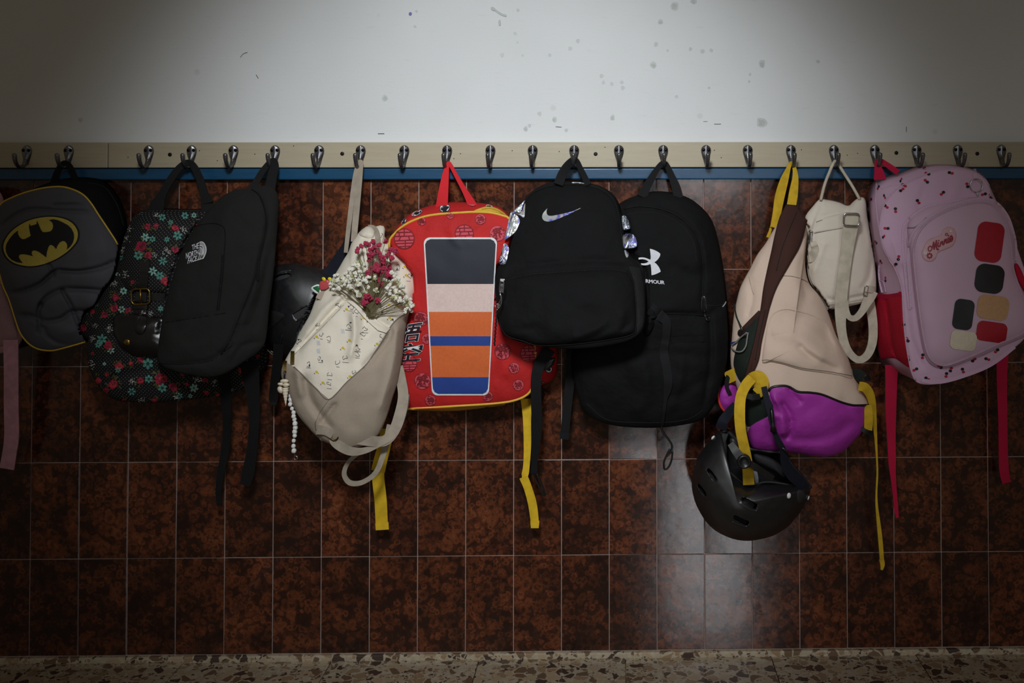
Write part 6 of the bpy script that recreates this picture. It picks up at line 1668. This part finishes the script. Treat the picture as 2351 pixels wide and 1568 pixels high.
# rivets
M_RIVET = plain('white rivet', (226, 226, 224), .4)
for x, y, rx, ry, rot in ((1132, 970, 24, 34, 8), (280, 318, 16, 28, 38), (1354, 996, 9, 26, 18)):
    v, f = cap(ell(*Z7([(x, y)])[0], rx / 4.9, ry / 4.9, rot, 20), s.dn(*Z7([(x, y)])[0], .085) + .001, .003, 2, .5, 24, 5, smooth=False, back=.003); mesh_obj('rivet', v, f, M_RIVET, t, 'white rivet')
# chin straps
strap('chin_strap', [(1655, 985, .10, 26), (1660, 968, .105, 24), (1672, 950, .10, 22), (1690, 930, .095, 20)], M_NAVY, t)
strap('chin_strap', [(1775, 985, .172, 10), (1786, 1010, .165, 13), (1797, 1032, .155, 15), (1802, 1060, .14, 20), (1815, 1085, .125, 27), (1836, 1106, .108, 27), (1852, 1122, .095, 20)], M_NAVY, t, .0026)
pad('strap_slider', Z7([(1040, 430), (1085, 425), (1125, 490), (1110, 500), (1080, 470)]), Surf(), .004, M_BPLASTIC, t, N=28, R=5, d=.158)
pad('chin_cup', Z7([(1235, 905), (1290, 920), (1320, 960), (1310, 1010), (1250, 1060), (1225, 1010)]), s, .004, M_FOAM, t, N=36, R=6)
print_('label_strip', [Z7([(735, 690), (775, 700), (790, 770), (790, 835), (755, 835)])], sbw, plain('silver label', (150, 150, 152), .5), t, .012, 10)

# ================================================================== PINK BACKPACK
M_PINK = fabric('pale pink cloth', (214, 178, 204), .7, weave=900, wr=.35, vary=.04)
M_PINKP = fabric('pale pink smooth panel', (212, 178, 200), .55, weave=900, wr=.10, vary=.02)
M_PPIPE = plain('pink piping', (206, 172, 196), .5); M_PZIP = plain('pale pink zip teeth', (220, 196, 212), .4)
M_RMESH = fabric('red mesh', (190, 22, 50), .8, weave=280); M_CRIM = fabric('crimson webbing', (184, 20, 62), .8)
E8 = lambda pts: zm(pts, 1940, 340, 2.569)
t = thing('backpack', 'pale pink backpack with small dark dots, red mesh pocket and name patch', 'backpack', P(2008, 372, 0.0))
s = Surf()
mb = E8([(185, 185), (235, 165), (300, 150), (360, 128), (420, 110), (490, 99), (560, 95), (620, 97), (680, 104), (735, 117), (785, 137), (825, 168), (850, 208), (866, 250), (930, 420), (990, 640), (1040, 820), (1040, 1000), (980, 1150), (900, 1220), (800, 1270), (640, 1320), (480, 1350), (400, 1350), (320, 1330), (230, 1292), (200, 1220), (182, 1100), (174, 950), (172, 800), (163, 650), (148, 500), (130, 350), (134, 280), (152, 220)])
mf = E8([(870, 290), (852, 225), (815, 175), (760, 142), (690, 125), (620, 122), (560, 130), (500, 145), (450, 166), (390, 192), (340, 220), (295, 252), (258, 292), (232, 335), (218, 380), (208, 440), (206, 480), (214, 540), (232, 602), (262, 660), (290, 702), (322, 780), (338, 850), (346, 1000), (358, 1130), (372, 1220), (388, 1300), (410, 1360), (442, 1384), (500, 1390), (560, 1384), (640, 1368), (710, 1346), (850, 1288), (960, 1208), (1060, 1120), (1110, 1000), (1100, 850), (1040, 660), (960, 440)])
md = plane((2020, 600, .120), (2330, 600, .125), (2160, 390, .085))
mm = ring(mb, 90)[0]; mq = ring(mf, 90)[0]
midm = [((x * .55 + u * .45), (y * .55 + v * .45)) for (x, y), (u, v) in zip(mm, mq)]
lv, lf = loft([(mb, .016), (midm, .070), (mf, md)], 150); s.add(lv, lf)
mesh_obj('gusset', lv, lf + [tuple(range(149, -1, -1))], M_PINK, t)
cv, cf = cap(mf, md, .020, 3, .55, 150, 34, disp_fn(.003, 12, [(E8([(480, 210), (460, 280), (440, 350)]), 8, -.006), (E8([(640, 150), (600, 220)]), 8, -.004), (E8([(700, 140), (660, 230), (640, 280)]), 7, .004), (E8([(340, 700), (360, 900), (380, 1100), (450, 1280)]), 7, -.006), (E8([(290, 560), (330, 700)]), 7, .004)], 15))
s.add(cv, cf); mesh_obj('front_panel', cv, cf, M_PINK, t)
seam('piping', [p for p in mf[1:32]], s, .0019, M_PPIPE, t, off=.001)
seam('edge_piping', E8([(186, 190), (183, 260), (182, 320), (200, 470), (224, 560), (262, 662)]), s, .0015, M_PPIPE, t, off=.001)
seam('zip_seam', E8([(215, 240), (280, 222), (345, 215)]), s, .0010, M_PPIPE, t)
# large front pocket
ppk = E8([(368, 470), (382, 420), (420, 380), (470, 350), (540, 326), (620, 306), (720, 292), (800, 289), (860, 298), (912, 335), (955, 395), (985, 470), (1002, 560), (1006, 640), (1022, 730), (1056, 830), (1100, 940), (1115, 1040), (1090, 1092), (1056, 1116), (980, 1150), (900, 1184), (820, 1222), (750, 1248), (690, 1272), (620, 1296), (560, 1300), (515, 1284), (480, 1246), (458, 1180), (440, 1080), (424, 980), (408, 860), (396, 740), (384, 620), (372, 540)])
v, f = cap(ppk, .15, .028, 7, .5, 150, 30, disp_fn(.0015, 10, (), 25), None, True, s, .004); s.add(v, f)
fpk = mesh_obj('front_pocket', v, f, M_PINKP, t)
zipper(fpk, E8([(385, 950), (368, 800), (352, 640), (346, 540), (350, 470), (375, 430), (420, 388), (480, 352), (560, 330), (640, 316), (720, 300)]), s, M_PINK, M_PZIP, 10, name='zipper')
zipper(fpk, E8([(392, 940), (384, 800), (376, 680), (378, 590), (392, 530), (420, 480), (470, 432), (540, 384), (620, 345), (700, 318), (780, 302), (850, 305), (905, 336), (955, 400), (985, 480), (1003, 560), (1006, 660)]), s, M_PINKP, M_PZIP, 8, name='zipper', off=.002)
inner = E8([(404, 640), (408, 580), (425, 520), (455, 470), (510, 420), (590, 375), (680, 340), (760, 322), (830, 322), (880, 342), (925, 395), (955, 460), (975, 550), (985, 640), (1000, 730), (1035, 840), (1080, 950), (1095, 1035), (1070, 1080), (980, 1126), (890, 1162), (750, 1226), (620, 1276), (566, 1280), (528, 1266), (496, 1232), (474, 1170), (455, 1070), (440, 970), (425, 850), (412, 730)])
seam('pocket_piping', inner, s, .0018, M_PPIPE, fpk, off=.001, closed=True)
seam('panel_piping', [(x + (u - x) * .012, y + (w - y) * .012) for (x, y), (u, w) in zip(inner, [centroid(inner)] * len(inner))], s, .0008, M_PPIPE, fpk, off=.0005, closed=True)
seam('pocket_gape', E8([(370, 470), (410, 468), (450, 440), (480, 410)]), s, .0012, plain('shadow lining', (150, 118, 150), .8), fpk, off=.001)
strap('bottom_tape', [(*E8([(450, 1370)])[0], .15, 9), (*E8([(560, 1378)])[0], .15, 9), (*E8([(700, 1342)])[0], .15, 9), (*E8([(860, 1276)])[0], .15, 9), (*E8([(1000, 1170)])[0], .15, 9)], M_PINK, t, .002, lay=s, off=.001)
# mesh bottle pocket
v, f = cap(E8([(182, 862), (215, 868), (260, 864), (305, 856), (334, 852), (342, 1000), (355, 1140), (372, 1230), (384, 1294), (340, 1270), (298, 1242), (250, 1240), (212, 1242), (192, 1170), (178, 1080), (170, 960)]), .08, .010, 4, .5, 80, 12, disp_fn(.003, 30, [(E8([(240, 890), (255, 1000), (290, 1230)]), 5, -.008)], 6), None, True, s, .003)
s.add(v, f); mp = mesh_obj('mesh_pocket', v, f, M_RMESH, t, 'red mesh bottle pocket')
strap('pocket_hem', [(*E8([(184, 872)])[0], .1, 11), (*E8([(258, 876)])[0], .1, 11), (*E8([(332, 864)])[0], .1, 11)], M_CRIM, mp, .003, lay=s, off=.0015)
zipper(t, E8([(205, 690), (203, 740), (210, 800), (222, 850)]), s, M_PINK, M_PZIP, 7)
seam('zip_cord', E8([(205, 780), (225, 790), (235, 820), (240, 850)]), s, .0012, M_PPIPE, t, off=.003)
# dots
MK = [plain('dot black', (22, 16, 20), .7), plain('dot red', (186, 20, 50), .7)]
dl_ = [(150, 303), (196, 232), (233, 286), (330, 188), (345, 142), (468, 117), (335, 246), (348, 220), (486, 150), (480, 195), (624, 146), (575, 266), (722, 219), (820, 272), (860, 285), (432, 316), (298, 366), (242, 344), (245, 473), (228, 522), (182, 556), (316, 648), (294, 690), (238, 774), (145, 470), (345, 1050), (368, 1130), (372, 1240), (415, 1306), (485, 1360), (458, 1228), (225, 1270), (598, 1338), (625, 1306), (696, 1312), (760, 1250), (738, 1328), (840, 1245), (895, 1196), (975, 1180), (797, 148), (652, 110), (210, 178), (212, 672), (560, 1290)]
rd_ = random.Random(9)
for x, y in dl_:
    a = rd_.uniform(0, 6.28); px, py = E8([(x, y)])[0]
    sx = .55 if x < 240 or y < 200 and x < 480 else 1
    q = [ell(px - 3.3 * math.cos(a) * sx, py - 3.3 * math.sin(a), 3.9 * sx, 3.4, 0, 16), ell(px + 3.5 * math.cos(a) * sx, py + 3.5 * math.sin(a), 3.6 * sx, 3.0, 0, 16)]
    if all(s.d(u, w) is not None for z in q for u, w in z): print_('dot', q, s, None, t, .0012, 30, mats=MK, idx=[0, 1])
# name patch
N5 = lambda pts: zm(pts, 2090, 500, 14.257)
patch = N5([(420, 980), (480, 860), (560, 740), (680, 670), (820, 620), (960, 570), (1030, 500), (1080, 380), (1160, 310), (1270, 285), (1390, 320), (1470, 400), (1510, 520), (1510, 660), (1470, 800), (1380, 930), (1200, 1020), (1000, 1100), (880, 1180), (850, 1290), (780, 1390), (660, 1445), (540, 1430), (430, 1350), (370, 1230), (365, 1110)])
pt = pad('name_patch', patch, s, .003, plain('rosy patch', (218, 172, 180), .5), t, p=8, q=.5, N=90, R=10, back=.002)
pt['label'] = 'rosy name patch with crimson script'
W_ = 4.0 / 1
st = []
for q, w in (([(700, 960), (650, 925), (600, 970), (590, 1040), (630, 1090), (690, 1050), (730, 930), (765, 790)], 4.0), ([(765, 790), (775, 900), (778, 1030)], 6.2), ([(778, 1030), (820, 880), (858, 740)], 4.0), ([(858, 740), (850, 860), (862, 980), (890, 1035), (925, 1020)], 6.0),
             ([(920, 800), (905, 890), (925, 945), (975, 900), (1000, 790)], 4.6), ([(1000, 790), (985, 860), (975, 930)], 4.6), ([(985, 860), (1030, 790), (1058, 770), (1052, 850), (1075, 880), (1110, 840), (1130, 710)], 4.4), ([(1130, 710), (1112, 790), (1098, 860)], 4.6), ([(1110, 800), (1150, 720), (1180, 700), (1172, 790), (1195, 825), (1230, 780), (1245, 650)], 4.4), ([(1245, 650), (1232, 740), (1260, 800), (1300, 760)], 4.8),
             ([(1300, 720), (1360, 670), (1370, 610), (1340, 590), (1300, 650), (1295, 730), (1330, 770), (1375, 720), (1390, 650)], 4.6)):
    st += stroke_poly(N5(q), w * .58)
st += [ell(*N5([(935, 745)])[0], 1.7, 1.7, 0, 10), ell(*N5([(1253, 585)])[0], 1.7, 1.7, 0, 10)]
st += stroke_poly(ell(*N5([(1185, 540)])[0], 2.6, 2.6, 0, 10), 1.4, 1, True)
for k in range(8):
    a = k * math.pi / 4; x, y = N5([(632, 1240)])[0]; st.append(ell(x + 5 * math.cos(a), y + 5 * math.sin(a), 2.4, 1.8, math.degrees(a), 8))
st += stroke_poly(ell(*N5([(632, 1240)])[0], 4.2, 4.2, 0, 12), 2.2, 1, True)
print_('script', st, s, plain('crimson script', (150, 6, 44), .5), pt, .0016, 6, label='crimson brush script')
dots = stroke_poly(ell(*N5([(495, 1160)])[0], 2.4, 2.4, 0, 12), 2.2, 1, True) + [ell(*N5([(1320, 440)])[0], 2.6, 2.6, 0, 12)]
print_('white_flower', dots, s, plain('white patch print', (232, 216, 220), .5), pt, .0016, 6)
# plain colour blocks in place of the printed picture
MB = [plain('block red', (176, 18, 40), .6), plain('block black', (24, 22, 24), .6), plain('block tan', (206, 160, 116), .6), plain('block cream', (226, 214, 190), .6)]
bl_ = []
def block(cx, cy, w, h, rot, mi): bl_.append((rect_loop(cx, cy, w, h, rot, .3, 9), mi))
block(2272, 556, 62, 92, 8, 0); block(2272, 640, 66, 66, 8, 1); block(2280, 706, 72, 56, 8, 2); block(2277, 762, 70, 46, 8, 0); block(2212, 722, 46, 70, 8, 1); block(2212, 782, 60, 44, 8, 3)
for q, mi in bl_:
    print_('colour_block', [q], s, MB[mi], t, .0014 + .0003 * mi, 12, label='plain %s printed block' % ('red', 'black', 'tan', 'cream')[mi])
# key ring on a tab
strap('ring_tab', [(2236, 388, .12, 9), (2238, 400, .12, 9), (2240, 412, .12, 9)], M_PINK, t, .002, lay=s, off=.002)
kr = P(2242, 426, s.dn(2242, 426) + .004)
v, f = frame_tube([P(2242 + 14.5 * math.cos(a), 426 + 15.5 * math.sin(a), s.dn(2242, 426) + .007) for a in (k * .2094 for k in range(30))], .0011, 7, True); mesh_obj('key_ring', v, f, M_STEEL, t, 'thin silver key ring')
v, f = joinvf([frame_tube([P(2244 + 2.2 * math.cos(a) + k * .6, 441 + 3.6 * k + 2.4 * math.sin(a), s.dn(2244, 441) + .006) for a in (j * 1.047 for j in range(6))], .0006, 5, True) for k in range(3)]); mesh_obj('chain', v, f, M_STEEL, t)
# crimson loop, shoulder straps and the red tag at the right
strap('loop', [(2020, 412, .05, 28), (2018, 396, .05, 22), (2014, 380, .045, 13), (2014, 370, .042, 9), (2022, 369, .043, 10), (2036, 378, .05, 12), (2050, 388, .058, 13), (2062, 396, .062, 13)], M_CRIM, t, .0026)
strap('shoulder_strap', [(2047, 838, .05, 30), (2046, 880, .05, 27), (2045, 940, .048, 25), (2046, 1000, .046, 20), (2048, 1060, .044, 17), (2050, 1090, .043, 13), (2054, 1130, .042, 10), (2057, 1165, .041, 10), (2060, 1188, .04, 7)], M_CRIM, t)
strap('shoulder_strap', [(2302, 800, .06, 28), (2300, 870, .05, 24), (2302, 960, .046, 21), (2303, 1030, .044, 21), (2305, 1080, .042, 22), (2311, 1108, .04, 20)], M_CRIM, t)
v, f = cap(E8([(1000, 690), (1015, 680), (1040, 720), (1070, 800), (1085, 870), (1060, 850), (1030, 800), (1010, 750)]), .16, .008, 4, .5, 40, 6, None, None, True, None, .006); mesh_obj('red_tag', v, f, M_RMESH, t, 'red dotted zip tag')
# ================================================================== SOFT BAGS GIVE WAY TO THE ONE LYING ON THEM
def kids(r):
    out = []
    for c in r.children:
        if c.type == 'MESH': out.append(c)
        out += kids(c)
    return out
OFFS = [(0, 0)] + [(6 * math.cos(k * .785), 6 * math.sin(k * .785)) for k in range(8)]
def settle(lower, upper, names=('body', 'front_panel', 'gusset', 'side_panel', 'shell', 'front_pocket', 'foil_strip', 'side_pocket', 'flap', 'mesh_pocket')):
    lo, up = bpy.data.objects[lower], bpy.data.objects[upper]
    V, Fc = [], []
    for o in kids(up):
        if o.name.split('.')[0] not in names: continue
        b = len(V); org = ORG[o.name]
        V += [v.co + org for v in o.data.vertices]; Fc += [tuple(i + b for i in p.vertices) for p in o.data.polygons]
    tree = BVHTree.FromPolygons(V, Fc)
    px = [proj(v) for v in V]
    x0 = min(p[0] for p in px) - 8; x1 = max(p[0] for p in px) + 8; y0 = min(p[1] for p in px) - 8; y1 = max(p[1] for p in px) + 8
    cache = {}
    def span(x, y):
        k = (round(x / 2), round(y / 2))
        if k not in cache:
            r = ray(x, y).normalized(); o = CAM.copy(); lo_ = hi_ = None
            for _ in range(8):
                h = tree.ray_cast(o, r)
                if h[0] is None: break
                d = -h[0].y
                if hi_ is None: hi_ = d
                lo_ = d; o = h[0] + r * .0008
            cache[k] = (lo_, hi_)
        return cache[k]
    for o in kids(lo):
        if o.name.startswith(('shoulder_strap', 'crossed_logo', 'lettering', 'seal', 'lattice', 'block_panel', 'colour_band')): continue
        org = ORG[o.name]; ch = False
        for v in o.data.vertices:
            w = v.co + org; x, y = proj(w)
            if not (x0 < x < x1 and y0 < y < y1): continue
            d = -w.y; m = None
            for ox, oy in OFFS:
                a, b = span(x + ox, y + oy)
                if a is not None and a - .004 < d < b + .002 and (m is None or a < m): m = a
            if m is not None:
                v.co = P(x, y, max(.010, m - .005)) - org; ch = True
        if ch: o.data.update()
for a, b in (('backpack', 'backpack.001'), ('backpack.001', 'rucksack'), ('rucksack', 'backpack.002'), ('rucksack', 'helmet'), ('helmet', 'backpack.002'), ('helmet', 'sling_bag'),
             ('backpack.003', 'sling_bag'), ('backpack.003', 'backpack.005'), ('backpack.004', 'backpack.005'), ('backpack.004', 'rucksack.001'), ('small_backpack', 'rucksack.001'), ('small_backpack', 'backpack.006')):
    settle(a, b)
